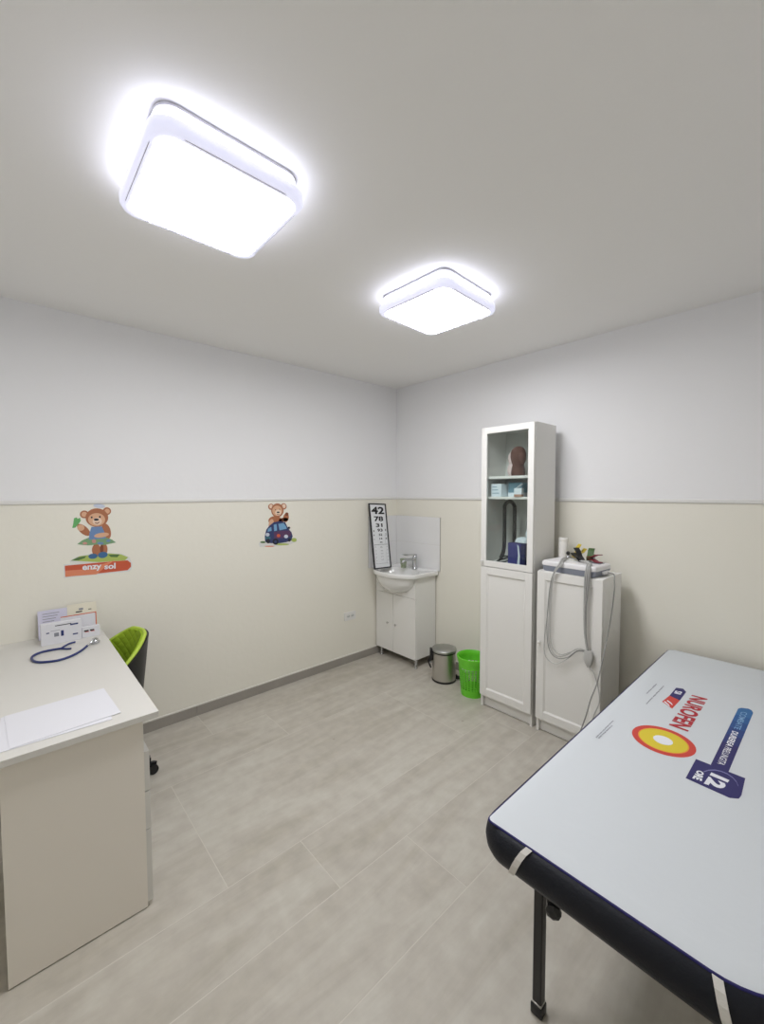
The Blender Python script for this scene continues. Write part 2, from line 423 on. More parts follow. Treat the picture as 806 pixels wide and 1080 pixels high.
# ------------------------------------------------------------------ basin unit
def vanity():
    t = thing('vanity_unit', 'small white two-door washbasin cabinet on legs in the room corner', 'sink', (.28, -.15, 0))
    x0, x1, yf, z0, z1 = .012, .528, -.283, .082, .845
    mb = MB()
    mb.box(x0, x0+.016, yf+.018, -.012, z0, z1-.03, 'white'); mb.box(x1-.016, x1, yf+.018, -.012, z0, z1-.03, 'white')
    mb.box(x0+.016, x1-.016, yf+.018, -.012, z0, z0+.016, 'white'); mb.box(x0+.016, x1-.016, -.02, -.012, z0+.016, z1-.03, 'white')
    mb.build('cabinet_body', t)
    zd = .625
    mb = MB(); mb.box(x0, x1, yf, yf+.017, zd+.003, z1-.035, 'whitedoor'); mb.build('front_panel', t)
    xm = .243
    for a, b, kx in ((x0, xm-.002, xm-.06), (xm+.002, x1, xm+.045)):
        mb = MB(); mb.box(a, b, yf, yf+.017, z0, zd, 'whitedoor'); d = mb.build('door', t)
        mb = MB(); mb.lathe([(.004, 0), (.004, .010), (.009, .013), (.0105, .019), (.008, .023)], 'steel', n=16, T=Matrix.Translation((kx, yf, .347)) @ Matrix.Rotation(R(90), 4, 'X')); mb.build('knob', d)
    for lx, ly in ((x0+.045, yf+.03), (x1-.02, yf+.03), (x0+.045, -.06), (x1-.02, -.06)):
        mb = MB(); mb.lathe([(.014, 0), (.016, .006), (.012, .012), (.011, .05), (.017, .072), (.021, z0)], 'chrome', (lx, ly, 0), 16); mb.build('leg', t)
    # basin : one closed skin, outline / bowl / belly
    c = Vector((.282, -.25, 0)); n = 72
    def outline(th, X0=.0095, X1=.560, yb=-.0095):
        # ray from c to the plan outline (straight sides, bow front)
        d = Vector((math.cos(th), math.sin(th), 0)); best = 9
        lo, hi = 0, 1.0
        def inside(p):
            if p.x < X0 or p.x > X1 or p.y > yb: return False
            u = (p.x-.282)/.278
            return p.y > -.315-.125*max(0, 1-abs(u)**2.4)
        for _ in range(30):
            mid = (lo+hi)/2
            if inside(c+d*mid): lo = mid
            else: hi = mid
        return lo
    rads = [outline(2*PI*k/n+.0001) for k in range(n)]
    def ring(fn, z):
        return [Vector((c.x+math.cos(2*PI*k/n)*fn(k), c.y+math.sin(2*PI*k/n)*fn(k), z)) for k in range(n)]
    def ell(a, b, cy=0):
        def f(k):
            th = 2*PI*k/n; dx, dy = math.cos(th), math.sin(th)
            # ray from c to ellipse centred (c.x, c.y+cy)
            A = dx*dx/a/a+dy*dy/b/b; B = -2*dy*cy/b/b; C = cy*cy/b/b-1
            return (-B+math.sqrt(B*B-4*A*C))/2/A
        return f
    mb = MB(); zt = .852
    rr = [ring(ell(.02, .02, 0), zt-.125), ring(ell(.12, .09), zt-.12), ring(ell(.185, .125), zt-.085), ring(ell(.212, .143, -.002), zt-.03), ring(ell(.222, .15, -.003), zt-.007),
          ring(lambda k: min(rads[k]-.02, ell(.232, .158, -.004)(k)), zt-.006), ring(lambda k: rads[k]-.012, zt-.002), ring(lambda k: rads[k]-.004, zt), ring(lambda k: rads[k], zt-.004), ring(lambda k: rads[k], zt-.036), ring(lambda k: rads[k]-.006, zt-.042),
          ring(lambda k: min(rads[k]-.02, ell(.246, .172, -.003)(k)), zt-.044), ring(ell(.24, .166, -.003), zt-.085), ring(ell(.2, .148), zt-.14), ring(ell(.14, .11), zt-.18), ring(ell(.06, .05), zt-.198)]
    mb.rings(rr, 'ceramic'); b = mb.build('basin', t)
    mb = MB(); mb.lathe([(.001, 0), (.024, 0), (.024, .004), (.0, .005)], 'chrome', (c.x, c.y, zt-.124), 20); mb.build('drain', b)
    mb = MB(); mb.ell((0, 0, 0), (.008, .008, .003), 'black', T=Matrix.Translation((.372, -.367, .832)) @ Matrix.Rotation(R(70), 4, 'X')); mb.build('overflow_hole', b)
    # mixer tap
    fx, fy = .335, -.085
    mb = MB()
    mb.lathe([(.027, 0), (.027, .006), (.0215, .012), (.0205, .09), (.0215, .118), (.018, .124), (.0, .125)], 'chrome', (fx, fy, zt-.004), 24)
    mb.tube([(fx, fy, zt+.085), (fx-.02, fy-.06, zt+.088), (fx-.035, fy-.115, zt+.078), (fx-.037, fy-.122, zt+.058)], [.014, .0125, .0115, .011], 'chrome', 14, sub=5)
    k = mb.build('tap', t)
    mb = MB(); T = Matrix.Translation((fx, fy, zt+.121)) @ Matrix.Rotation(R(-16), 4, 'Z')
    mb.prism(roundrect(-.017, .017, -.135, .018, .008), .006, .014, 'chrome', T @ Matrix.Rotation(R(-3), 4, 'X')); mb.cyl((0, 0, -.004), (0, 0, .008), .017, 'chrome', 20, T)
    mb.build('lever', k)
vanity()
def tumbler():
    mb = MB(); mb.lathe([(.0, 0), (.026, 0), (.033, .088), (.0312, .088), (.0245, .006), (0, .006)], 'tumbler', (.235, -.135, .852), 28, cap0=False, cap1=False)
    tag(mb.build('tumbler'), 'clear drinking glass on the washbasin rim beside the tap', 'glass')
tumbler()

# eye chart leaning on the left wall, standing on the basin
def chart():
    bl = Vector((.125, -.412, .8545)); tl = Vector((.018, -.372, 1.462))
    vd = (tl-bl).normalized(); ud = Vector((-.04, 1, 0)); ud = (ud-vd*ud.dot(vd)*.6).normalized(); n = ud.cross(vd).normalized(); vd = n.cross(ud).normalized()
    if n.x < 0: n = -n
    w, h = .222, .618
    t = thing('eye_chart', 'tall black-framed number eye chart leaning on the wall above the basin', 'eye chart', tuple(bl))
    def P(u, v, o=0): return bl+ud*u+vd*v+n*o
    mb = MB(); f = .011
    mb.slab([P(.002, .002), P(w-.002, .002), P(w-.002, h-.002), P(.002, h-.002)], n, .006, 'chartwhite'); mb.build('chart_sheet', t)
    mb = MB()
    for a, b, c, d in ((0, w, 0, f), (0, w, h-f, h), (0, f, f, h-f), (w-f, w, f, h-f)): mb.slab([P(a, c), P(b, c), P(b, d), P(a, d)], n, .012, 'chartblack')
    mb.build('frame', t)
    mb = MB(); o = .0065
    def T(s, u, v, hh, ww, bold=.03): tbox(mb, s, 'ink', P(u*w, v*h), ud, vd, ww, hh, n, o, bold)
    T('42', .50, .892, .070, .170, .035); T('78', .51, .762, .048, .120, .035); T('31', .51, .662, .036, .088, .035); T('93', .53, .585, .029, .068)
    T('52', .54, .515, .022, .046); T('14', .54, .455, .018, .038); T('60', .54, .40, .014, .03)
    for v, s, hh in ((.575, '4', .020), (.51, '9', .017), (.445, '7', .013)): T(s, .16, v, hh, hh*.75)
    for v, s, hh in ((.585, '8', .022), (.52, '2', .019), (.455, '1', .016)): T(s, .86, v, hh, hh*.6)
    for i, (v, s) in enumerate(((.325, '38 6'), (.27, '5 2'), (.225, '7 4'), (.18, '1 9'), (.135, '6 3'))): T(s, .53, v, .009-.0008*i, .026, .02)
    for i in range(5):
        v = .33-.052*i
        T('4', .20, v, .008, .007, .02); T('3', .86, v, .008, .007, .02)
    mb.build('numerals', t); mb = MB()
    for a, b, c, d in ((.13, .9, .362, .366), (.14, .86, .075, .077), (.14, .143, .077, .362), (.80, .803, .37, .52), (.78, .783, .077, .24)):
        mb.slab([P(a*w, c*h, o-.0003), P(b*w, c*h, o-.0003), P(b*w, d*h, o-.0003), P(a*w, d*h, o-.0003)], n, .0004, 'ink')
    mb.build('ruled_lines', t)
chart()

# ------------------------------------------------------------------ bins
def pedal_bin():
    cx, cy = .815, -.238
    t = thing('pedal_bin', 'small brushed steel pedal bin between basin unit and green basket', 'bin', (cx, cy, 0))
    mb = MB(); mb.lathe([(.096, 0), (.1, .004), (.1, .016), (.097, .018)], 'black', (cx, cy, 0), 40); mb.build('base_ring', t)
    mb = MB(); mb.lathe([(.098, .016), (.098, .236), (.094, .238), (.094, .03), (0, .03)], 'steel', (cx, cy, 0), 48, cap0=False, cap1=False); mb.build('body', t)
    mb = MB(); mb.lathe([(.0975, .238), (.0995, .240), (.0995, .246), (.092, .247)], 'black', (cx, cy, 0), 40); mb.build('collar', t)
    mb = MB(); mb.lathe([(.1, .247), (.103, .25), (.103, .262), (.098, .268), (.075, .277), (.04, .282), (0.001, .283)], 'steelplate', (cx, cy, 0), 48); mb.build('lid', t)
    ux, uy = .67, .74
    T = Matrix.Translation((cx, cy, 0)) @ Matrix.Rotation(math.atan2(uy, ux), 4, 'Z')
    mb = MB(); mb.box(-.118, -.096, -.028, .028, .17, .265, 'black', .006, T, 2); mb.tube([(-.112, -.022, .19), (-.128, -.022, .15), (-.112, -.02, .11)], .006, 'black', 8, T=T, sub=3); mb.tube([(-.112, .022, .19), (-.128, .022, .15), (-.112, .02, .11)], .006, 'black', 8, T=T, sub=3); mb.build('hinge', t)
    mb = MB(); mb.prism(roundrect(.085, .132, -.022, .022, .01), .012, .022, 'black', T); mb.box(.092, .112, -.012, .012, .012, .04, 'black', .003, T); mb.build('pedal', t)
pedal_bin()
def basket():
    cx, cy = 1.118, -.262
    t = thing('waste_basket', 'bright green slotted plastic waste basket beside the tall cabinet', 'basket', (cx, cy, 0))
    n = 72; zs = [0, .012, .055]
    rows = 12; z0, z1 = .055, .225
    for k in range(rows): zs += [z0+(z1-z0)*(k+.62)/rows, z0+(z1-z0)*(k+1)/rows]
    zs += [.257]
    H = .297
    def rad(z): return .088+.026*(z/H)
    bm = bmesh.new(); V = [[bm.verts.new((cx+rad(z)*math.cos(2*PI*k/n), cy+rad(z)*math.sin(2*PI*k/n), z)) for k in range(n)] for z in zs]
    for a in range(len(zs)-1):
        hole = 3 <= a+1 and a-2 < 2*rows and (a-2) % 2 == 0 and a >= 2 and zs[a+1] <= z1+.001
        for k in range(n):
            if hole and k % 3 != 2: continue
            bm.faces.new((V[a][k], V[a][(k+1) % n], V[a+1][(k+1) % n], V[a+1][k]))
    bm.faces.new([v for v in V[0]][::-1])
    bm.normal_update(); r = bmesh.ops.solidify(bm, geom=bm.faces[:], thickness=.0022)
    mb = MB(); mb.frombm(bm, 'greenplastic'); mb.build('basket_body', t)
    mb = MB(); mb.lathe([(rad(.25)-.002, .255), (rad(.25)+.004, .255), (rad(.27)+.005, .274), (rad(.29)+.009, .292), (rad(.29)+.009, .299), (rad(.29)+.002, .302), (rad(.29)-.003, .298), (rad(.26)-.003, .262), (rad(.25)-.002, .255)], 'greenplastic', (cx, cy, 0), 48, cap0=False, cap1=False); mb.build('rim', t)
    # crumpled paper inside
    bm = bmesh.new(); bmesh.ops.create_icosphere(bm, subdivisions=3, radius=.055)
    rnd = random.Random(3)
    for v in bm.verts: v.co *= 1+rnd.uniform(-.14, .14); v.co.z *= .75
    mb = MB(); mb.frombm(bm, 'paper', Matrix.Translation((cx-.03, cy-.01, .20))); tag(mb.build('crumpled_paper'), 'crumpled white paper inside the green waste basket', 'paper')
    bm = bmesh.new(); bmesh.ops.create_icosphere(bm, subdivisions=3, radius=.07)
    for v in bm.verts: v.co *= 1+rnd.uniform(-.12, .12); v.co.z *= .9
basket()

# ------------------------------------------------------------------ bookcases
YB = -.083
def framed_door(mb, x0, x1, z0, z1, yf, st=.052, panel=True):
    """frame-and-panel door, front face at yf, 18 mm thick"""
    mb.box(x0, x0+st, yf, yf+.018, z0, z1, 'whitedoor'); mb.box(x1-st, x1, yf, yf+.018, z0, z1, 'whitedoor')
    mb.box(x0+st, x1-st, yf, yf+.018, z1-st, z1, 'whitedoor'); mb.box(x0+st, x1-st, yf, yf+.018, z0, z0+st, 'whitedoor')
    if panel:
        mb.box(x0+st-.002, x1-st+.002, yf+.009, yf+.016, z0+st-.002, z1-st+.002, 'whitedoor', 0)
        # bevelled moulding round the panel
        a, b, c, d, w = x0+st, x1-st, z0+st, z1-st, .009
        o = [(a, c), (b, c), (b, d), (a, d)]; i = [(a+w, c+w), (b-w, c+w), (b-w, d-w), (a+w, d-w)]
        for k in range(4):
            q = (k+1) % 4
            mb.raw([(o[k][0], yf+.002, o[k][1]), (o[q][0], yf+.002, o[q][1]), (i[q][0], yf+.0088, i[q][1]), (i[k][0], yf+.0088, i[k][1])], [[0, 1, 2, 3]], 'whitedoor')
def carcass(t, x0, x1, ztop, shelves, back=True):
    yf = YB-.28
    mb = MB(); 
    mb.box(x0, x0+.018, yf, YB, 0, ztop, 'white'); mb.box(x1-.018, x1, yf, YB, 0, ztop, 'white')
    mb.box(x0+.018, x1-.018, yf+.002, YB, ztop-.018, ztop-.0005, 'white'); mb.box(x0+.018, x1-.018, yf+.002, YB-.006, .072, .09, 'white')
    mb.box(x0+.018, x1-.018, YB-.006, YB-.001, .09, ztop-.018, 'inner', 0)
    mb.build('cabinet_body', t)
    mb = MB(); mb.box(x0+.018, x1-.018, yf+.022, yf+.036, 0.002, .072, 'white'); mb.build('plinth', t)
    for z in shelves:
        mb = MB(); mb.box(x0+.019, x1-.019, yf+.02, YB-.007, z-.018, z, 'white'); mb.build('shelf', t)
def knob(parent, x, z, yf):
    mb = MB(); mb.lathe([(.004, 0), (.004, .012), (.009, .015), (.0105, .020), (.009, .025), (.003, .027)], 'whitedoor', n=16, T=Matrix.Translation((x, yf, z)) @ Matrix.Rotation(R(90), 4, 'X')); mb.build('knob', parent)
TX, SX = 1.263, 1.693
def tall():
    x0, x1 = TX, TX+.4
    t = thing('tall_cabinet', 'tall narrow white cabinet with glass upper door against the back wall', 'cabinet', (x0+.2, YB-.14, 0))
    carcass(t, x0, x1, 2.02, [1.675, 1.532, 1.062, .6])
    yf = YB-.28-.019
    mb = MB(); framed_door(mb, x0+.002, x1-.002, 1.036, 2.016, yf, .042, False)
    a, b, c, d = x0+.044, x1-.044, 1.078, 1.974
    d1 = mb.build('glass_door', t)
    mb = MB(); mb.box(a-.006, b+.006, yf+.008, yf+.012, c-.006, d+.006, 'glass', 0); mb.build('pane', d1)
    knob(d1, x0+.022, 1.075, yf)
    mb = MB(); framed_door(mb, x0+.002, x1-.002, .092, 1.032, yf, .052); d2 = mb.build('door', t)
    return t
tall()
def short():
    x0, x1 = SX, SX+.4
    t = thing('low_cabinet', 'waist-high white single-door cabinet between tall cabinet and bed', 'cabinet', (x0+.2, YB-.14, 0))
    carcass(t, x0, x1, 1.06, [.4, .73])
    yf = YB-.28-.019
    mb = MB(); framed_door(mb, x0+.002, x1-.002, .092, 1.056, yf, .052); d = mb.build('door', t)
    knob(d, x0+.026, .60, yf)
short()

# things behind the glass
def contents():
    # brown figure, top shelf
    z = 1.675; q = un(546.5, 500, y=-.27); cx, cy = q.x, -.27
    t = thing('plush_toy', 'brown rounded plush figure with a pale side on the top shelf', 'toy', (cx, cy, z))
    T = Matrix.Translation((cx, cy, z)) @ Matrix.Rotation(R(-38), 4, 'Z')
    mb = MB(); mb.rings([[Vector((a*math.cos(2*PI*k/28), b*math.sin(2*PI*k/28), h)) for k in range(28)] for a, b, h in ((.052, .042, 0), (.056, .045, .02), (.052, .042, .05), (.044, .036, .075), (.054, .043, .10), (.062, .05, .13), (.062, .05, .155), (.052, .042, .18), (.034, .028, .197), (.012, .01, .204))], 'brown', T=T); mb.build('body', t)
    mb = MB(); mb.ell((.062, .004, .118), (.018, .024, .042), 'brown', T=T); mb.build('ear', t)
    mb = MB(); mb.ell((-.062, -.02, .125), (.024, .026, .048), 'palepink', T=T); mb.ell((-.066, -.02, .045), (.032, .028, .052), 'palepink', T=T); mb.build('muzzle', t)
    mb = MB(); mb.ell((-.078, -.038, .115), (.005, .005, .007), 'ink', 10, 8, T); mb.build('eye', t)
    mb = MB(); mb.lathe([(.018, 0), (.02, .004), (.02, .07), (.012, .078), (.012, .092), (0, .093)], 'boxwhite', (cx+.085, -.25, z), 20); tag(mb.build('bottle'), 'small white bottle right of the brown figure', 'bottle')
    # middle shelf
    z = 1.532; gx = un(524.5, 520, y=-.32).x; mx_ = un(540.0, 520, y=-.28).x; ox = un(547, 520, y=-.335).x
    mb = MB(); T = Matrix.Translation((gx, -.25, z)) @ Matrix.Rotation(R(-4), 4, 'Z')
    t = thing('glove_box', 'teal and white carton at the left of the middle shelf', 'box', (gx, -.25, z))
    mb.box(-.042, .042, -.075, .08, 0, .09, 'boxwhite', .002, T); mb.build('carton', t)
    mb = MB(); 
    for i, zz in enumerate((.022, .045, .066)): mb.box(-.032, .026-.01*i, -.0765, -.0752, zz, zz+.005, 'boxteal', 0, T)
    mb.build('printed_lines', t)
    mb = MB(); T = Matrix.Translation((mx_, -.20, z)) @ Matrix.Rotation(R(3), 4, 'Z')
    mb.box(-.042, .06, -.06, .07, .028, .098, 'boxteal', .002, T); mb.box(-.043, .061, -.061, .071, 0, .028, 'boxwhite', .002, T); tag(mb.build('mask_box'), 'blue-green box with a pale base in the middle of the shelf', 'box')
    t = thing('opened_box', 'small white open-flap box with a reddish base on the middle shelf', 'box', (ox, -.33, z))
    T = Matrix.Translation((ox, -.33, z)) @ Matrix.Rotation(R(8), 4, 'Z')
    mb = MB(); mb.box(-.026, .026, -.02, .02, 0, .016, 'kraft', .001, T); mb.box(-.026, .026, -.02, .02, .016, .058, 'boxwhite', .001, T); mb.build('carton', t)
    mb = MB(); mb.box(0, .046, -.018, .018, 0, .003, 'boxwhite', .0005, T @ Matrix.Translation((-.012, 0, .0585)) @ Matrix.Rotation(R(-38), 4, 'Y')); mb.build('flap', t)
    # bottom
    z = 1.062
    mb = MB(); y = -.20; x0 = un(532, 570, y=y).x; x1 = un(542.5, 570, y=y).x
    pts = [(x0-.01, y-.03, z+.02), (x0, y, z+.10), (x0, y, z+.38)]
    for k in range(1, 8):
        a = PI-PI*k/8; pts.append(((x0+x1)/2+(x1-x0)/2*math.cos(a), y, z+.38+.055*math.sin(a)))
    pts += [(x1, y, z+.38), (x1, y, z+.10), (x1, y, z+.016)]
    mb.tube(pts, .0135, 'rubber', 12, sub=3); tag(mb.build('rubber_hose'), 'tall black looped hose standing behind the glass door', 'hose')
    bx = un(544.5, 594, y=-.345).x
    t = thing('storage_box', 'violet-blue carton with navy end at the bottom of the glass compartment', 'box', (bx, -.30, z))
    T = Matrix.Translation((bx+.015, -.285, z)) @ Matrix.Rotation(R(-12), 4, 'Z')
    mb = MB(); mb.box(-.085, .025, -.055, .055, 0.001, .15, 'boxblue', .003, T); mb.box(.028, .062, -.055, .055, 0.001, .155, 'boxnavy', .003, T); mb.build('carton', t)
    mb = MB(); mb.prism([(.0, .004), (.02, .004), (.024, .07), (.012, .135), (0, .146), (.008, .075)], .0552, .0562, 'boxwhite', T @ Matrix.Rotation(R(90), 4, 'X')); mb.build('white_stripe', t)
    mb = MB(); mb.rings([[T @ Vector((x*s+.0, y*s, .1565+h)) for x, y in roundrect(-.045, .05, -.04, .04, .02)] for s, h in ((1, 0), (.95, .018), (.7, .03), (.3, .036))], 'boxwhite'); tag(mb.build('plastic_bag'), 'crumpled pale plastic bag lying on the violet-blue carton', 'bag')
    mb = MB(); mb.lathe([(.016, 0), (.017, .03), (.011, .038), (.011, .052), (0, .053)], 'boxwhite', (bx+.05, -.28, z+.193), 16); tag(mb.build('bottle'), 'tiny white capped bottle on the plastic bag', 'bottle')
    mb = MB(); mb.tube([(1.345, -.30, z+.006), (1.37, -.26, z+.02), (1.41, -.24, z+.035), (1.43, -.28, z+.02), (1.40, -.32, z+.007), (1.36, -.30, z+.012), (1.375, -.25, z+.04), (1.42, -.22, z+.03), (1.44, -.25, z+.008)], .005, 'rubber', 8, sub=6); tag(mb.build('coiled_cord'), 'tangled thin black cord left of the looped hose', 'cord')
    for i, (x, y, r, lab) in enumerate(((1.35, -.335, 12, 'small white leaflet lying at the left front of the glass compartment'), (1.42, -.338, -18, 'white card lying at the front middle of the glass compartment'))):
        mb = MB(); mb.box(-.04, .04, -.018, .018, 0, .004, 'boxwhite', .0005, Matrix.Translation((x, y, z+.0005)) @ Matrix.Rotation(R(r), 4, 'Z')); tag(mb.build('leaflet'), lab, 'paper')
contents()

# ------------------------------------------------------------------ ECG machine and what lies on it
def ecg():
    z = 1.06; T = Matrix.Translation((1.885, -.262, z)) @ Matrix.Rotation(R(-4), 4, 'Z')
    t = thing('ecg_machine', 'flat white and grey medical device lying on the low cabinet', 'medical device', (1.885, -.262, z))
    w, d = .172, .108
    def rr(s, zz, sk=0): return [Vector((x*s, y*s+sk, zz)) for x, y in roundrect(-w, w, -d, d, .022)]
    mb = MB(); mb.rings([rr(.93, 0.0), rr(.955, .004), rr(1.0, .036)], 'ecggrey', T=T, smooth=False); mb.build('base', t)
    mb = MB(); mb.rings([rr(1.0, .036), rr(1.01, .042), rr(.995, .058), rr(.96, .064), rr(.93, .066)], 'ecgwhite', T=T, smooth=False); mb.build('top_shell', t)
    mb = MB(); mb.box(-.10, .03, .0, .08, .066, .068, 'inner', .0008, T); mb.box(.05, .145, .01, .075, .066, .0675, 'ecggrey', .0006, T); mb.build('keypad', t)
    mb = MB(); mb.box(.168, .186, -.02, .05, .012, .03, 'ecgwhite', .003, T); mb.build('cable_plug', t)
    zt = z+.068
    mb = MB(); mb.lathe([(.028, 0), (.029, .003), (.029, .165), (.026, .172), (.0285, .174), (.0285, .19), (.026, .194), (0, .194)], 'bottlewhite', (1.742, -.118, z), 24); tag(mb.build('spray_bottle'), 'white cylindrical bottle standing behind the medical device', 'bottle')
    def clamp(x, y, zz, rz, tilt, m, label):
        T = Matrix.Translation((x, y, zz)) @ Matrix.Rotation(rz, 4, 'Z') @ Matrix.Rotation(tilt, 4, 'Y')
        c = thing('electrode_clamp', label, 'clamp', (x, y, zz), 0, 'limb electrode clamps')
        for sg in (-1, 1):
            mb = MB()
            prof = [(-.045, .004*sg), (-.01, .006*sg), (.02, .019*sg), (.045, .021*sg), (.045, .025*sg), (.018, .024*sg), (-.012, .010*sg), (-.045, .008*sg)]
            mb.prism([(a, b+.024) for a, b in prof], -.018, .018, m, T @ Matrix.Rotation(R(90), 4, 'X')); mb.build('jaw', c)
        mb = MB(); mb.cyl((-.006, -.010, .024), (-.006, .010, .024), .006, 'chrome', 12, T); mb.build('hinge_pin', c)
    clamp(1.88, -.165, zt+.034, R(50), R(-52), 'yellowclamp', 'yellow limb clamp at the back of the pile on the medical device')
    clamp(1.885, -.248, zt+.018, R(150), R(-38), 'black', 'black limb clamp lying on top of the medical device')
    clamp(1.945, -.175, zt+.014, R(100), R(-28), 'greenclamp', 'green limb clamp behind the black one')
    clamp(1.985, -.225, zt+.002, R(-20), R(-4), 'redclamp', 'dark red limb clamp at the right of the pile')
    for x, y, lab in ((1.845, -.155, 'chrome suction bulb standing left of the clamps'), (1.80, -.175, 'small dark suction bulb standing near the white bottle')):
        c = thing('suction_electrode', lab, 'electrode', (x, y, zt))
        mb = MB(); mb.lathe([(.012, 0), (.014, .004), (.010, .014), (.004, .018), (.004, .024)], 'chrome', (x, y, zt), 16); mb.build('cup', c)
        mb = MB(); mb.ell((x, y, zt+.034), (.012, .012, .014), 'black' if x < 1.82 else 'cabledark', 16, 10); mb.build('bulb', c)
ecg()
def cables():
    yq = -.398
    z = 1.128
    t = thing('patient_cable', 'grey lead bundle draped over the front of the low cabinet door', 'cable', (1.95, yq, .8))
    def lead(px, start, r, dy=0, m='cable'):
        p = list(start)+[un(a, b, y=yq-dy) for a, b in px]
        return p
    top = [Vector((1.80, -.20, z+.006)), Vector((1.82, -.29, z+.010)), Vector((1.845, -.385, z-.008))]
    loops = [([(583, 608), (579.5, 643), (578.5, 669), (581, 684), (588, 692), (598, 690.5), (609, 684), (619, 687)], 0, 'cable'),
             ([(582, 610), (578, 640), (577, 668), (580, 686), (588, 694), (599, 693), (610, 686), (619, 688)], .005, 'cabledark'),
             ([(584, 608), (581, 640), (580, 665), (583, 682), (591, 690), (601, 688), (611, 684), (619, 687)], .01, 'cable'),
             ([(583, 609), (578, 645), (574, 678), (576, 693), (586, 700), (598, 695), (609, 687), (619, 688)], .003, 'cable')]
    for i, (px, dy, m) in enumerate(loops):
        a = [p+Vector((.006*(i-1.5), 0, 0)) for p in top]
        mb = MB(); mb.tube(a+[un(q[0], q[1], y=yq-dy) for q in px], .0028, m, 8, sub=5); mb.build('lead', t)
    top2 = [Vector((1.93, -.28, z+.008)), Vector((1.995, -.33, z+.008)), Vector((2.01, -.385, z-.010))]
    for i in range(7):
        dx = (i-3)*.0042; a = [p+Vector((dx, -.002*(i % 2), .002*(i % 3))) for p in top2]
        px = [(619.3+(i-3)*.9, 613), (617.3+(i-3)*.45, 643), (617.5+(i-3)*.35, 668), (620+(i-3)*.25, 687)]
        mb = MB(); mb.tube(a+[un(q[0], q[1], y=yq-.004*(i % 3)) for q in px], .0027, ('cable', 'cabledark')[i % 2], 8, sub=5); mb.build('lead', t)
    c0 = un(621, 694, y=yq-.006)
    T = Matrix.Translation(c0)
    mb = MB(); mb.rings([[T @ Vector((a*x, b*y, zz)) for x, y in roundrect(-1, 1, -1, 1, .5, 4)] for a, b, zz in ((.008, .006, -.055), (.02, .012, -.03), (.026, .014, 0), (.024, .013, .03), (.017, .010, .042))], 'cable'); mb.build('junction_block', t)
    mb = MB(); mb.tube([c0+Vector((0, 0, -.05)), un(626, 709, y=-.405), un(630.7, 724, y=-.415), un(632, 741, y=-.43), Vector((2.075, -.45, .25)), Vector((2.07, -.5, .05)), Vector((2.14, -.52, .006)), Vector((2.3, -.45, .005))], .0035, 'cable', 8, sub=6); mb.build('trunk_cable', t)
    mb = MB(); mb.tube([Vector((2.075, -.27, 1.083)), Vector((2.105, -.255, 1.076)), un(648.3, 613, x=2.118), un(648.3, 622, x=2.118), un(645.5, 645, x=2.115), un(641.5, 668, x=2.113), un(636, 695, x=2.112), un(630, 720, y=-.47), un(623, 738, y=-.52), un(618.5, 754, y=-.55), Vector((2.03, -.56, .12)), Vector((2.04, -.55, .01)), Vector((2.2, -.6, .005)), Vector((2.5, -.5, .005))], .0035, 'cabledark', 8, sub=6)
    tag(mb.build('power_cord'), 'thin grey cord hanging down the right side of the low cabinet', 'cord')
cables()

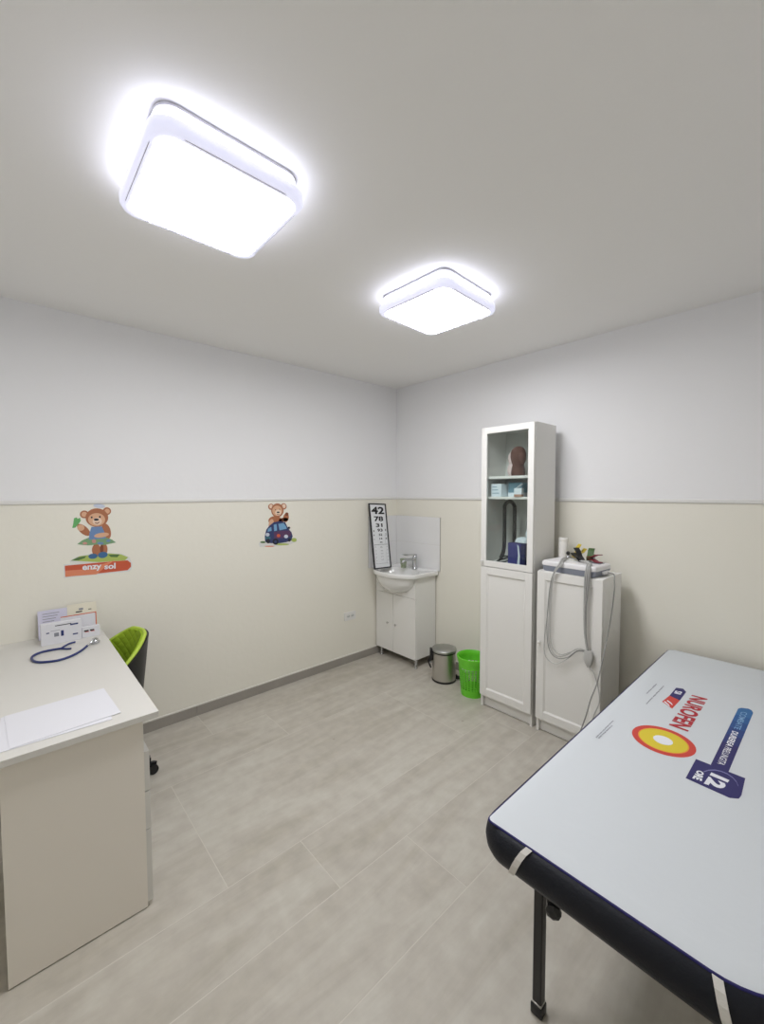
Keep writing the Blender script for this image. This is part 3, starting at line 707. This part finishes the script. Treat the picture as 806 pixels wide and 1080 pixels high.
# ------------------------------------------------------------------ treatment bed
def bed():
    x0, x1, y0, y1 = 2.338, 3.0, -1.945, -.055
    t = thing('treatment_bed', 'folding black treatment couch with white printed cover along the back wall', 'bed', ((x0+x1)/2, (y0+y1)/2, 0))
    def ol(off, z, n=10):
        rr = [.08, .07, .07, .15]
        return [Vector((x, y, z)) for x, y in roundrect(x0-off, x1+off, y0-off, y1+off, [r+off for r in rr], n)]
    mb = MB(); prof = [(-.05, .552), (-.018, .553), (.002, .561), (.011, .578), (.014, .598), (.011, .618), (.002, .634), (-.010, .6445), (-.04, .648)]
    mb.rings([ol(o, z) for o, z in prof], 'blackvinyl'); mb.build('mattress', t)
    # fitted cover
    def cl(off, z, n=10):
        rr = [.06, .045, .02, .15]
        return roundrect(x0-off, x1+off, y0-off, y1+off, [max(.006, r+off*.5) for r in rr], n), z
    mb = MB()
    R_ = []
    for off, z in ((-.014, .6445), (-.013, .6485), (-.02, .6515), (-.05, .6525)):
        pts, _ = cl(off, z); R_.append([Vector((x, y, z)) for x, y in pts])
    mb.rings(R_, 'cover', cap0=False)
    cov = mb.build('cover', t)
    ring = [Vector((x, y, .6455)) for x, y in cl(-.0125, 0)[0]]
    ring = ring+[ring[0], ]
    mb = MB(); mb.tube(ring, .0034, 'piping', 8); mb.build('piping', cov)
    # printed marks on the cover
    Z = .6527; nz = (0, 0, 1)
    def P(a, b): return un(a, b, z=Z)
    mb = MB()
    def poly(px, m, h): mb.slab([P(*p)+Vector((0, 0, h-.0004)) for p in px], nz, .0004, m)
    def cv(px, py): return 640+px/4.855, 700+py/4.855
    def c4(px, py): return 660+px/8.956, 710+py/8.956
    def c5(px, py): return 715+px/8.956, 735+py/8.956
    # target: red / yellow / white discs
    a, b = P(667.2, 771), P(734.3, 791.5); ctr = (P(681, 764.2)+P(718, 797.2)+a+b)/4; rad = (a-b).length/2
    ctr = P(700.5, 780.2)
    ex = (P(667.0, 771)-P(734.5, 791.5))/2; ctr = (P(667.0, 771)+P(734.5, 791.5))/2
    def disc(s, m, h, k=48):
        r = ex.length*s; mb.slab([ctr+Vector((r*math.cos(2*PI*i/k), r*1.02*math.sin(2*PI*i/k), h-.0004)) for i in range(k)], nz, .0004, m)
    disc(1, 'red', .0004); disc(.80, 'orangeprint', .0006); disc(.76, 'yellow', .0008); disc(.31, 'printwhite', .0010)
    mb.build('target_emblem', cov)
    mb = MB()
    text(mb, 'NUROFEN', 'redtext', P(*c4(625, 205)), P(*c4(405, 488)), P(*c4(778, 245)), P(*c4(592, 555)), nz, .0006, .035); mb.build('red_lettering', cov)
    mb = MB()
    poly([c4(478, 138), c4(545, 148), c4(572, 178), c4(512, 258), c4(415, 212)], 'navy', .0004)
    poly([c4(415, 212), c4(512, 258), c4(440, 335), c4(345, 268)], 'red', .0004)
    text(mb, 'SI', 'printwhite', P(*c4(470, 165)), P(*c4(455, 190)), P(*c4(540, 178)), P(*c4(520, 205)), nz, .0009, .04)
    for s in (0, 26): poly([c4(388-s, 262+s*.35), c4(398-s, 256+s*.35), c4(432-s, 282+s*.5), c4(445-s, 302+s*.5), c4(436-s, 300+s*.5), c4(424-s, 288+s*.5)], 'printwhite', .0009)
    mb.build('badge', cov)
    mb = MB()
    L0, L1, R0, R1 = c5(570, 112), c5(312, 640), c5(712, 152), c5(478, 712)
    def lerp(p, q, s): return (p[0]+(q[0]-p[0])*s, p[1]+(q[1]-p[1])*s)
    shades = ['bar0', 'bar1', 'bar2', 'bar3', 'bar4', 'navy']
    for i in range(6):
        s0, s1 = (0, .1, .2, .32, .44, .58, 1.0)[i:i+2]
        q = [lerp(L0, L1, s0), lerp(R0, R1, s0), lerp(R0, R1, s1), lerp(L0, L1, s1)]
        if i == 0: q = [lerp(L0, L1, s0), c5(600, 104), c5(668, 112), c5(700, 128)]+q[1:]
        poly(q, shades[i], .0004)
    poly([c5(172, 588), c5(638, 770), c5(602, 930), c5(578, 962), c5(490, 955), c5(75, 768)], 'navy', .0006)
    text(mb, 'COMBATE', 'bartext', P(*c5(598, 140)), P(*c5(530, 300)), P(*c5(660, 152)), P(*c5(590, 315)), nz, .0009, .01)
    text(mb, 'DUREREA', 'printwhite', P(*c5(515, 320)), P(*c5(452, 455)), P(*c5(575, 340)), P(*c5(512, 485)), nz, .0009, .03)
    text(mb, 'PRELUNGITA', 'printwhite', P(*c5(447, 465)), P(*c5(372, 628)), P(*c5(508, 492)), P(*c5(440, 655)), nz, .0009, .01)
    text(mb, '12', 'printwhite', P(*c5(318, 715)), P(*c5(245, 820)), P(*c5(490, 790)), P(*c5(425, 885)), nz, .0009, .06)
    text(mb, 'ORE', 'printwhite', P(*c5(185, 690)), P(*c5(135, 770)), P(*c5(250, 715)), P(*c5(228, 800)), nz, .0009, .05)
    arc = [c5(245, 705), c5(290, 690), c5(350, 688), c5(410, 700), c5(470, 725), c5(520, 760), c5(555, 800), c5(572, 840)]
    for i in range(len(arc)-1):
        (ax, ay), (bx, by) = arc[i], arc[i+1]; poly([(ax, ay), (bx, by), (bx, by+1.0), (ax, ay+1.0)], 'lavprint', .0008)
    mb.build('navy_panel', cov)
    mb = MB()
    text(mb, 'analgezic antipiretic', 'inkgrey', P(*c4(285, 100)), P(*c4(190, 190)), P(*c4(300, 106)), P(*c4(206, 197)), nz, .0005, .04)
    mb.build('small_print', cov); mb = MB()
    text(mb, 'contine ibuprofen suspensie', 'inkgrey', P(*c4(352, 118)), P(*c4(186, 290)), P(*c4(368, 124)), P(*c4(204, 295)), nz, .0005, .04)
    mb.build('small_print', cov); mb = MB()
    f = lambda a, b: (555+a/4.7, 555+b/4.7)
    text(mb, 'Acesta este un medicament. Cititi cu atentie prospectul', 'inkgrey', P(*f(428, 962)), P(*f(343, 1046)), P(*f(436, 966)), P(*f(351, 1050)), nz, .0005, .04)
    mb.build('small_print', cov); mb = MB()
    text(mb, 'Se recomanda citirea cu atentie', 'inkgrey', P(*f(424, 988)), P(*f(357, 1050)), P(*f(431, 991)), P(*f(364, 1054)), nz, .0005, .04)
    mb.build('small_print', cov)
    # corner elastics down the near end and the others
    def strap(xa, xb, yy, sgn, w=.017):
        prof2 = [(-.010, .6465), (.0035, .6365), (.0125, .619), (.0155, .598), (.0125, .577), (.003, .5595), (-.018, .5515), (-.05, .5505)]
        mb = MB(); a = []; b = []
        for i, (o, z) in enumerate(prof2):
            s = i/(len(prof2)-1); xx = xa+(xb-xa)*s
            y_ = (y0-o) if sgn < 0 else (y1+o)
            a.append(Vector((xx-w/2, y_-.0012*(1 if sgn < 0 else -1), z))); b.append(Vector((xx+w/2, y_-.0012*(1 if sgn < 0 else -1), z)))
        n = len(a); off = Vector((0, .0015*sgn, 0))
        vs = a+b+[p+off for p in a]+[p+off for p in b]; fs = []
        for i in range(n-1):
            fs += [[i, i+1, n+i+1, n+i], [2*n+i, 3*n+i, 3*n+i+1, 2*n+i+1], [i, 2*n+i, 2*n+i+1, i+1], [n+i, n+i+1, 3*n+i+1, 3*n+i]]
        fs += [[0, n, 3*n, 2*n], [n-1, 3*n-1, 4*n-1, 2*n-1]]
        mb.raw(vs, fs, 'elastic'); mb.build('corner_elastic', cov)
    strap(2.477, 2.418, y0, -1); strap(2.856, 2.898, y0, -1)
    strap(2.45, 2.40, y1, 1); strap(2.88, 2.93, y1, 1)
    # frame under the mattress
    mb = MB()
    for a, b in ((x0+.06, x0+.085), (x1-.085, x1-.06)): mb.box(a, b, y0+.10, y1-.10, .50, .552, 'blackmetal', .003)
    for yy in (y0+.10, (y0+y1)/2-.028, (y0+y1)/2+.004, y1-.125): mb.box(x0+.085, x1-.085, yy, yy+.024, .505, .552, 'blackmetal', .003)
    mb.build('frame', t)
    for lx, ly in ((2.425, -1.765), (2.90, -1.765), (2.425, -.24), (2.90, -.24)):
        mb = MB(); mb.box(lx-.014, lx+.014, ly-.014, ly+.014, .038, .55, 'blackmetal', .003); lg = mb.build('leg', t)
        mb = MB(); mb.box(lx-.015, lx+.015, ly-.015, ly+.015, .034, .039, 'steel', .001); mb.box(lx-.018, lx+.018, ly-.018, ly+.018, 0, .034, 'black', .005, None, 2); mb.build('foot', lg)
    for lx in (2.44, 2.885):
        for s in (-1, 1):
            mb = MB(); ym = (y0+y1)/2
            mb.tube([(lx+.02, ym+s*.12, .515), (lx+.02, ym+s*.72, .47)], .009, 'blackmetal', 10); mb.build('brace', t)
    for lx in (2.517,):
        mb = MB(); mb.box(lx-.03, lx+.03, -1.915, -1.885, .535, .5515, 'black', .004); mb.box(lx-.006, lx+.006, -1.908, -1.892, .495, .536, 'black', .002)
        mb.lathe([(.010, 0), (.019, .003), (.019, .014), (.010, .020)], 'black', n=8, T=Matrix.Translation((lx+.012, -1.905, .506)) @ Matrix.Rotation(R(90), 4, 'X') @ Matrix.Rotation(R(20), 4, 'Y'), smooth=False)
        mb.build('locking_knob', t)
bed()

# ------------------------------------------------------------------ desk
def desk():
    y1 = -2.505; y0 = -3.15
    t = thing('desk', 'white laminate desk with drawers jutting out from the left wall', 'desk', (.65, -2.82, 0))
    mb = MB(); mb.box(.002, 1.306, y0, y1, .727, .75, 'deskwhite', .0012); mb.build('desktop', t)
    mb = MB(); mb.box(1.266, 1.284, -2.944, -2.553, 0.004, .727, 'deskside', .001); mb.build('side_panel', t)
    mb = MB(); mb.box(.02, .038, -3.12, -2.553, .075, .727, 'deskside', .001); mb.build('wall_end_panel', t)
    mb = MB(); mb.box(.87, .886, -2.944, -2.555, 0.004, .62, 'deskside', .001); mb.box(.886, 1.266, -2.944, -2.93, .01, .62, 'deskside', .001); mb.box(.886, 1.266, -2.93, -2.556, .604, .62, 'deskwhite', .001); mb.box(.886, 1.266, -2.93, -2.556, .01, .026, 'deskside', .001); mb.build('pedestal', t)
    for a, b in ((.02, .297), (.301, .445), (.449, .60)):
        mb = MB(); mb.box(.872, 1.281, -2.553, -2.535, a, b, 'deskwhite', .001); d = mb.build('drawer', t)
        mb = MB(); mb.tube([(1.02, -2.536, (a+b)/2), (1.02, -2.515, (a+b)/2), (1.13, -2.515, (a+b)/2), (1.13, -2.536, (a+b)/2)], .0045, 'chrome', 8); mb.build('handle', d)
    mb = MB(); mb.box(.038, .87, -3.0, -2.984, .40, .727, 'deskside', .001); mb.build('modesty_panel', t)
desk()
def on_desk():
    z = .75
    for x, y, r, dz, lab in ((1.105, -2.765, 3, .0002, 'blank white sheet lying on the desk, uppermost near the front edge'), (1.12, -2.785, -2, -.0014, 'blank white sheet lying half under another at the desk edge')):
        mb = MB(); T = Matrix.Translation((x, y, z+.002+dz)) @ Matrix.Rotation(R(r), 4, 'Z')
        mb.box(-.135, .135, -.16, .145, 0, .0012, 'paper', 0, T); tag(mb.build('paper_sheet'), lab, 'paper', 'blank sheets on the desk')
    # back booklet standing against the wall
    t = thing('booklet', 'open cream and lilac booklet standing against the wall at the back', 'booklet', (.03, -2.65, z))
    def quad(mb, ys, zs, xb, xt, m, off=0, th=.003):
        (ya, yb), (za, zb) = ys, zs
        def X(q): return xb+(xt-xb)*(q-z)/.17+off
        mb.slab([(X(za), ya, za), (X(za), yb, za), (X(zb), yb, zb), (X(zb), ya, zb)], (1, 0, 0), th, m)
    mb = MB(); quad(mb, (-2.795, -2.665), (z, .905), .055, .018, 'lilac'); mb.build('left_page', t)
    mb = MB(); quad(mb, (-2.664, -2.525), (z, .915), .055, .018, 'creamprint'); mb.build('right_page', t)
    mb = MB()
    for k in range(4): quad(mb, (-2.775, -2.70-.008*k), (.885-.014*k, .888-.014*k), .055, .018, 'inkgrey', .0034, .0004)
    mb.build('printed_lines', t); mb = MB()
    quad(mb, (-2.625, -2.595), (.868, .874), .055, .018, 'ink', .0034, .0004); quad(mb, (-2.61, -2.59), (.880, .89), .055, .018, 'inkgrey', .0034, .0004); quad(mb, (-2.565, -2.55), (.875, .879), .055, .018, 'ink', .0034, .0004); quad(mb, (-2.635, -2.60), (.855, .859), .055, .018, 'inkgrey', .0034, .0004)
    mb.build('printed_marks', t)
    # orange-edged card
    t = thing('folded_card', 'white card with an orange border leaning on the booklet', 'card', (.10, -2.58, z))
    mb = MB(); quad(mb, (-2.70, -2.535), (z, .872), .105, .085, 'paper'); mb.build('card', t)
    mb = MB()
    for ys, zs in (((-2.70, -2.535), (.867, .872)), ((-2.54, -2.535), (.79, .867)), ((-2.70, -2.54), (.79, .795))): quad(mb, ys, zs, .105, .085, 'orange', .0032, .0004)
    mb.build('border', t)
    # medicine carton in front
    t = thing('medicine_carton', 'white carton with small blue print standing behind the stethoscope', 'box', (.17, -2.70, z))
    mb = MB(); mb.box(.140, .178, -2.79, -2.615, z, .862, 'paper', .001); mb.build('carton', t)
    mb = MB()
    def mark(ya, yb, za, zb, m): mb.box(.1778, .1784, ya, yb, za, zb, m, 0)
    mark(-2.768, -2.755, .812, .818, 'blue'); mark(-2.735, -2.715, .79, .81, 'inkgrey'); mark(-2.706, -2.694, .788, .818, 'blue'); mark(-2.655, -2.632, .783, .79, 'blue'); mark(-2.73, -2.66, .846, .850, 'ink'); mark(-2.75, -2.71, .822, .824, 'inkgrey'); mark(-2.665, -2.63, .838, .846, 'blue')
    mb.build('printed_marks', t)
    mb = MB(); t = thing('small_carton', 'small white pack with black and red stripes right of the carton', 'box', (.15, -2.58, z))
    mb.box(.138, .165, -2.612, -2.53, z, .808, 'paper', .001); mb.build('carton', t)
    mb = MB(); 
    for ya, yb, m in ((-2.603, -2.582, 'ink'), (-2.576, -2.556, 'ink')): mb.box(.1648, .1654, ya, yb, .783, .791, m, 0); mb.box(.1648, .1654, ya+.004, yb+.002, .779, .782, 'red', 0)
    mb.build('printed_stripes', t)
    # stethoscope
    t = thing('stethoscope', 'navy blue stethoscope coiled on the desk before the cartons', 'stethoscope', (.32, -2.72, z))
    def D(px, py, h=.006): return un(px, py, z=z+h)
    mb = MB(); mb.tube([D(*p) for p in ((92, 681), (86, 686), (76, 691.5), (63, 696), (50, 698), (40, 698.3), (34.5, 696.5), (33.5, 693.5), (37, 690.5), (45, 687.5), (56, 685.2), (64, 684))], .0055, 'blue', 12, sub=6); mb.build('tubing', t)
    mb = MB(); mb.tube([D(64, 684), D(70, 684.3), (D(75, 684)), ], .0046, 'blue', 10, sub=5); mb.tube([D(64, 684), D(69, 681), D(74, 678.5), D(79.5, 677)], .0046, 'blue', 10, sub=5); mb.build('binaural_tubing', t)
    a = D(92, 681, .008); b = D(97, 678, .014)
    mb = MB(); mb.tube([a, b], .0042, 'chrome', 10)
    h = D(100.5, 676.5, .010); mb.lathe([(.010, -.008), (.021, -.006), (.022, .002), (.012, .006), (.010, .012), (.015, .016), (0, .018)], 'chrome', tuple(h), 24); mb.tube([D(94, 680, .008), D(100, 673, .03), D(103, 674, .018)], .003, 'chrome', 8, sub=4); mb.build('chest_piece', t)
on_desk()

# ------------------------------------------------------------------ office chair
def chair():
    cx, cy = .37, -2.575
    t = thing('office_chair', 'swivel chair with black shell and quilted lime green inside tucked under the desk', 'chair', (cx, cy, 0), R(4), local=True)
    # local frame: chair faces -y, back at +y
    def shell(off, th, zz, flare=1.0):
        s = max(0, min(1, (zz-.44)/.36))
        rx = (.205+.03*s)+off; ry = (.185+.04*s)+off
        return Vector((rx*math.sin(th), ry*math.cos(th)*(1 if math.cos(th) > 0 else 1.0)+.0, zz))
    def top(th):
        a = abs(th)/R(105); return .782-.012*a-.27*max(0, a-.24)**1.2 if a > .24 else .782-.012*a
    n = 41; K = 11
    def surf(off, m, name, inward):
        th_ = [R(-105)+R(210)*i/(n-1) for i in range(n)]
        rr = []
        for j in range(K):
            rr.append([shell(off, th, .455+(top(th)-.455)*j/(K-1)) for th in th_])
        rr2 = []
        for j in range(K):
            rr2.append([shell(off-.018, th, .455+(top(th)-.455)*j/(K-1)) for th in th_])
        mb = MB()
        vs = [p for r in rr for p in r]+[p for r in rr2 for p in r]; N = n*K; fs = []
        for j in range(K-1):
            for i in range(n-1):
                q = [j*n+i, j*n+i+1, (j+1)*n+i+1, (j+1)*n+i]
                fs.append(q[::-1]); fs.append([N+k for k in q])
        for i in range(n-1):
            fs.append([i, i+1, N+i+1, N+i]); a = (K-1)*n; fs.append([a+i, N+a+i, N+a+i+1, a+i+1])
        for j in range(K-1):
            fs.append([j*n, N+j*n, N+(j+1)*n, (j+1)*n]); b = n-1; fs.append([j*n+b, (j+1)*n+b, N+(j+1)*n+b, N+j*n+b])
        mb.raw(vs, fs, m, smooth=True); return mb.build(name, t)
    surf(.020, 'black', 'outer_shell', False)
    inner = surf(.001, 'quilt', 'backrest', True)
    mb = MB(); mb.tube([shell(.001, R(-105)+R(210)*i/60, top(R(-105)+R(210)*i/60)+.002) for i in range(61)], .009, 'greenrim', 8); mb.build('piping', inner)
    mb = MB(); mb.rings([[Vector((a*math.sin(2*PI*k/40), b*math.cos(2*PI*k/40)+c, z)) for k in range(40)] for a, b, c, z in ((.19, .20, -.02, .42), (.215, .225, -.03, .435), (.215, .225, -.03, .455), (.2, .21, -.03, .468))], 'black'); mb.build('seat_pan', t)
    mb = MB(); mb.rings([[Vector((a*math.sin(2*PI*k/40), b*math.cos(2*PI*k/40)+c, z)) for k in range(40)] for a, b, c, z in ((.175, .18, -.04, .468), (.185, .19, -.04, .49), (.17, .175, -.04, .505), (.1, .11, -.04, .51))], 'quilt'); mb.build('seat', t)
    mb = MB(); mb.cyl((0, 0, .09), (0, 0, .28), .025, 'black', 20); mb.cyl((0, 0, .28), (0, 0, .42), .014, 'chrome', 20); mb.box(-.08, .08, -.09, .07, .405, .422, 'black', .003); mb.build('gas_column', t)
    for k in range(5):
        a = R(68-4+72*k); T = Matrix.Rotation(a, 4, 'Z')
        mb = MB(); mb.rings([[T @ Vector((x, y*w, zc+zz*h)) for y, zz in ((-1, -1), (1, -1), (1, 1), (-1, 1))] for x, w, zc, h in ((.02, .025, .105, .022), (.12, .02, .10, .018), (.235, .014, .085, .012))], 'black', smooth=False); lg = mb.build('base_arm', t)
        C = Matrix.Rotation(a, 4, 'Z') @ Matrix.Translation((.235, 0, 0)) @ Matrix.Rotation(R(40*k+25), 4, 'Z')
        mb = MB(); mb.cyl((0, 0, .055), (0, 0, .09), .006, 'black', 10, C)
        for s in (-1, 1): mb.cyl((.012, s*.006, .026), (.012, s*.022, .026), .026, 'black', 20, C)
        mb.tube([(-.014, 0, .03), (-.008, 0, .052), (.012, 0, .060), (.032, 0, .05)], .008, 'black', 8, T=C, sub=3); mb.build('caster', lg)
chair()

# ------------------------------------------------------------------ wall stickers
for nm, c in dict(fur=(176, 112, 78), furlight=(222, 176, 142), furdark=(132, 72, 48), muzzle=(238, 212, 190), dress=(112, 142, 186), skirt1=(126, 164, 122), skirt2=(206, 150, 140), shoe=(64, 108, 152), leaf=(104, 176, 104), grassl=(176, 194, 100), grassd=(84, 120, 66), halo=(226, 226, 222), banner=(206, 92, 62), banner2=(228, 140, 104), cap=(204, 212, 228), car=(52, 62, 108), car2=(92, 60, 96), carglass=(120, 168, 204), tyre=(30, 32, 44), hl=(206, 214, 226), teal=(60, 110, 124)).items():
    M['st_'+nm] = mat('sticker_'+nm, c, .5)
def stickers():
    N = (1, 0, 0)
    class A:
        def __init__(s, conv, base): s.c = conv; s.base = base; s.mb = MB(); s.h = 0
        def P(s, p): a, b = s.c(*p); return un(a, b, x=s.base)
        def poly(s, pts, m, lv): s.mb.slab([s.P(p)+Vector((lv*.0003, 0, 0)) for p in pts], N, .0003, 'st_'+m)
        def el(s, cx, cy, rx, ry, m, lv, rot=0, k=24):
            c, d = math.cos(R(rot)), math.sin(R(rot))
            s.poly([(cx+rx*math.cos(2*PI*i/k)*c-ry*math.sin(2*PI*i/k)*d, cy+rx*math.cos(2*PI*i/k)*d+ry*math.sin(2*PI*i/k)*c) for i in range(k)], m, lv)
        def out(s, name, t): o = s.mb.build(name, t); s.mb = MB(); return o
    # bear over a red banner
    cv = lambda a, b: (50+a/7.327, 520+b/7.327)
    a = A(cv, 0.0)
    t = thing('bear_sticker', 'wall sticker of a teddy bear in a blue dress above a red banner', 'sticker', tuple(un(*cv(390, 640), x=.0005)))
    a.poly([(170, 525), (230, 490), (330, 470), (470, 462), (580, 468), (640, 500), (640, 530), (400, 545), (180, 540)], 'halo', 0)
    a.poly([(180, 522), (250, 488), (360, 474), (480, 466), (570, 474), (625, 496), (600, 520), (400, 534)], 'grassl', 1)
    a.poly([(180, 524), (230, 498), (300, 486), (290, 502), (240, 520)], 'grassd', 2); a.poly([(470, 476), (560, 474), (540, 496), (490, 494)], 'grassd', 2)
    a.out('grass', t)
    # head, ears, body
    a.el(285, 165, 34, 30, 'fur', 1); a.el(285, 165, 22, 20, 'furlight', 2); a.el(460, 140, 32, 30, 'fur', 1); a.el(462, 140, 20, 19, 'furlight', 2)
    a.el(280, 285, 62, 30, 'fur', 2, 40); a.el(258, 268, 28, 24, 'furlight', 3); a.el(455, 295, 34, 62, 'fur', 2, -15); a.el(418, 325, 58, 18, 'furlight', 6, -8)
    a.el(382, 190, 88, 72, 'fur', 4); a.el(380, 205, 66, 50, 'furlight', 5); a.el(385, 218, 36, 28, 'muzzle', 6)
    a.el(378, 205, 20, 9, 'tyre', 7); a.el(342, 188, 7, 8, 'tyre', 7); a.el(405, 184, 7, 8, 'tyre', 7); a.poly([(365, 232), (385, 238), (402, 228), (400, 222), (384, 231), (367, 227)], 'furdark', 7)
    a.el(378, 440, 34, 48, 'fur', 2); a.el(435, 435, 30, 48, 'fur', 2); a.el(420, 430, 14, 34, 'furdark', 3)
    a.out('bear', t)
    a.poly([(340, 262), (420, 258), (440, 300), (450, 350), (320, 360), (325, 310)], 'dress', 5)
    a.poly([(230, 395), (270, 365), (330, 340), (440, 338), (500, 360), (530, 382), (480, 392), (440, 402), (380, 398), (320, 404), (270, 400)], 'skirt1', 4)
    a.el(360, 372, 16, 16, 'skirt2', 6); a.el(290, 388, 18, 10, 'skirt2', 6); a.el(470, 368, 16, 10, 'dress', 6); a.el(410, 388, 24, 10, 'dress', 6)
    a.out('dress', t)
    a.el(352, 488, 36, 20, 'shoe', 4, -5); a.out('shoe', t); a.el(428, 478, 38, 24, 'shoe', 4, -8); a.out('shoe', t); a.el(400, 100, 46, 16, 'cap', 3, 5)
    a.out('cap', t)
    a.poly([(205, 195), (225, 188), (236, 200), (252, 190), (258, 215), (240, 240), (215, 268), (192, 270), (200, 235)], 'leaf', 1); a.out('leaf', t)
    a.poly([(126, 550), (640, 512), (656, 548), (650, 590), (630, 606), (128, 658)], 'halo', 0)
    a.poly([(134, 562), (500, 528), (620, 520), (645, 540), (646, 570), (620, 596), (300, 632), (138, 648)], 'banner', 1)
    a.poly([(138, 600), (300, 588), (520, 520), (460, 560), (380, 628), (140, 646)], 'banner2', 2)
    bo = a.out('banner', t)
    mb = MB(); P = lambda x, y: un(*cv(x, y), x=.0005)
    text(mb, 'enzy', 'printwhite', P(270, 612), P(418, 598), P(270, 562), P(418, 552), N, .0012, .03)
    text(mb, 'sol', 'printwhite', P(440, 590), P(527, 584), P(440, 548), P(527, 538), N, .0012, .03)
    mb.build('lettering', bo)
    # bear in a little car
    cv2 = lambda a_, b: (260+a_/11.514, 510+b/11.514)
    a = A(cv2, 0.0)
    t = thing('bear_sticker', 'wall sticker of a waving teddy bear in a small blue car', 'sticker', tuple(un(*cv2(380, 760), x=.0005)))
    a.poly([(150, 720), (200, 695), (300, 720), (520, 700), (570, 655), (610, 665), (600, 705), (540, 735), (330, 768), (160, 770)], 'halo', 0)
    a.el(200, 712, 34, 12, 'grassd', 1); a.el(578, 685, 32, 24, 'grassl', 1); a.el(430, 738, 90, 12, 'grassl', 1); a.el(280, 762, 60, 7, 'banner2', 1); a.out('grass', t)
    a.el(298, 282, 34, 38, 'fur', 1); a.el(298, 278, 20, 24, 'muzzle', 2); a.el(452, 278, 36, 38, 'fur', 1); a.el(455, 274, 22, 26, 'muzzle', 2)
    a.el(480, 415, 34, 55, 'fur', 1, 10); a.el(450, 440, 60, 24, 'furdark', 1, -8); a.el(490, 372, 20, 22, 'furdark', 2)
    a.el(350, 450, 84, 55, 'fur', 1); a.el(300, 490, 30, 60, 'furlight', 2, 10)
    a.el(375, 325, 76, 84, 'fur', 3); a.el(372, 330, 60, 62, 'furlight', 4); a.el(385, 352, 38, 36, 'muzzle', 5); a.el(384, 349, 18, 9, 'tyre', 6); a.el(350, 318, 5, 6, 'tyre', 6); a.el(402, 312, 5, 6, 'tyre', 6)
    a.poly([(365, 374), (385, 382), (405, 372), (403, 367), (385, 376), (367, 369)], 'furdark', 6)
    a.out('bear', t)
    a.poly([(222, 640), (240, 560), (275, 515), (330, 470), (400, 458), (470, 470), (505, 545), (545, 590), (560, 640), (545, 690), (480, 712), (380, 728), (250, 722), (225, 700)], 'car', 4)
    a.poly([(330, 590), (420, 575), (520, 570), (545, 610), (530, 640), (420, 665), (340, 680)], 'car2', 5)
    a.poly([(385, 490), (450, 480), (480, 520), (490, 548), (400, 568)], 'carglass', 5); a.poly([(330, 500), (365, 490), (370, 570), (335, 578)], 'carglass', 5); a.poly([(262, 550), (300, 525), (305, 575), (255, 585)], 'carglass', 5)
    a.el(255, 620, 24, 22, 'hl', 6); a.el(480, 642, 24, 22, 'hl', 6); a.el(388, 632, 22, 20, 'banner', 6); a.el(260, 660, 34, 20, 'teal', 5)
    a.el(515, 538, 16, 14, 'tyre', 6)
    a.el(352, 705, 36, 38, 'tyre', 6); a.el(352, 705, 16, 18, 'car', 7); a.el(262, 698, 24, 28, 'tyre', 6); a.el(520, 685, 18, 20, 'tyre', 6)
    a.out('car', t)
stickers()

# ------------------------------------------------------------------ world, colour
for o in bpy.data.objects:
    if '_local' in o: del o['_local']
w = bpy.data.worlds.new('world'); S.world = w; w.use_nodes = True
w.node_tree.nodes['Background'].inputs[0].default_value = (.8, .85, 1, 1); w.node_tree.nodes['Background'].inputs[1].default_value = .3
S.view_settings.view_transform = 'Standard'; S.view_settings.look = 'None'; S.view_settings.gamma = 1; S.view_settings.use_curve_mapping = False
S.view_settings.exposure = 0.0
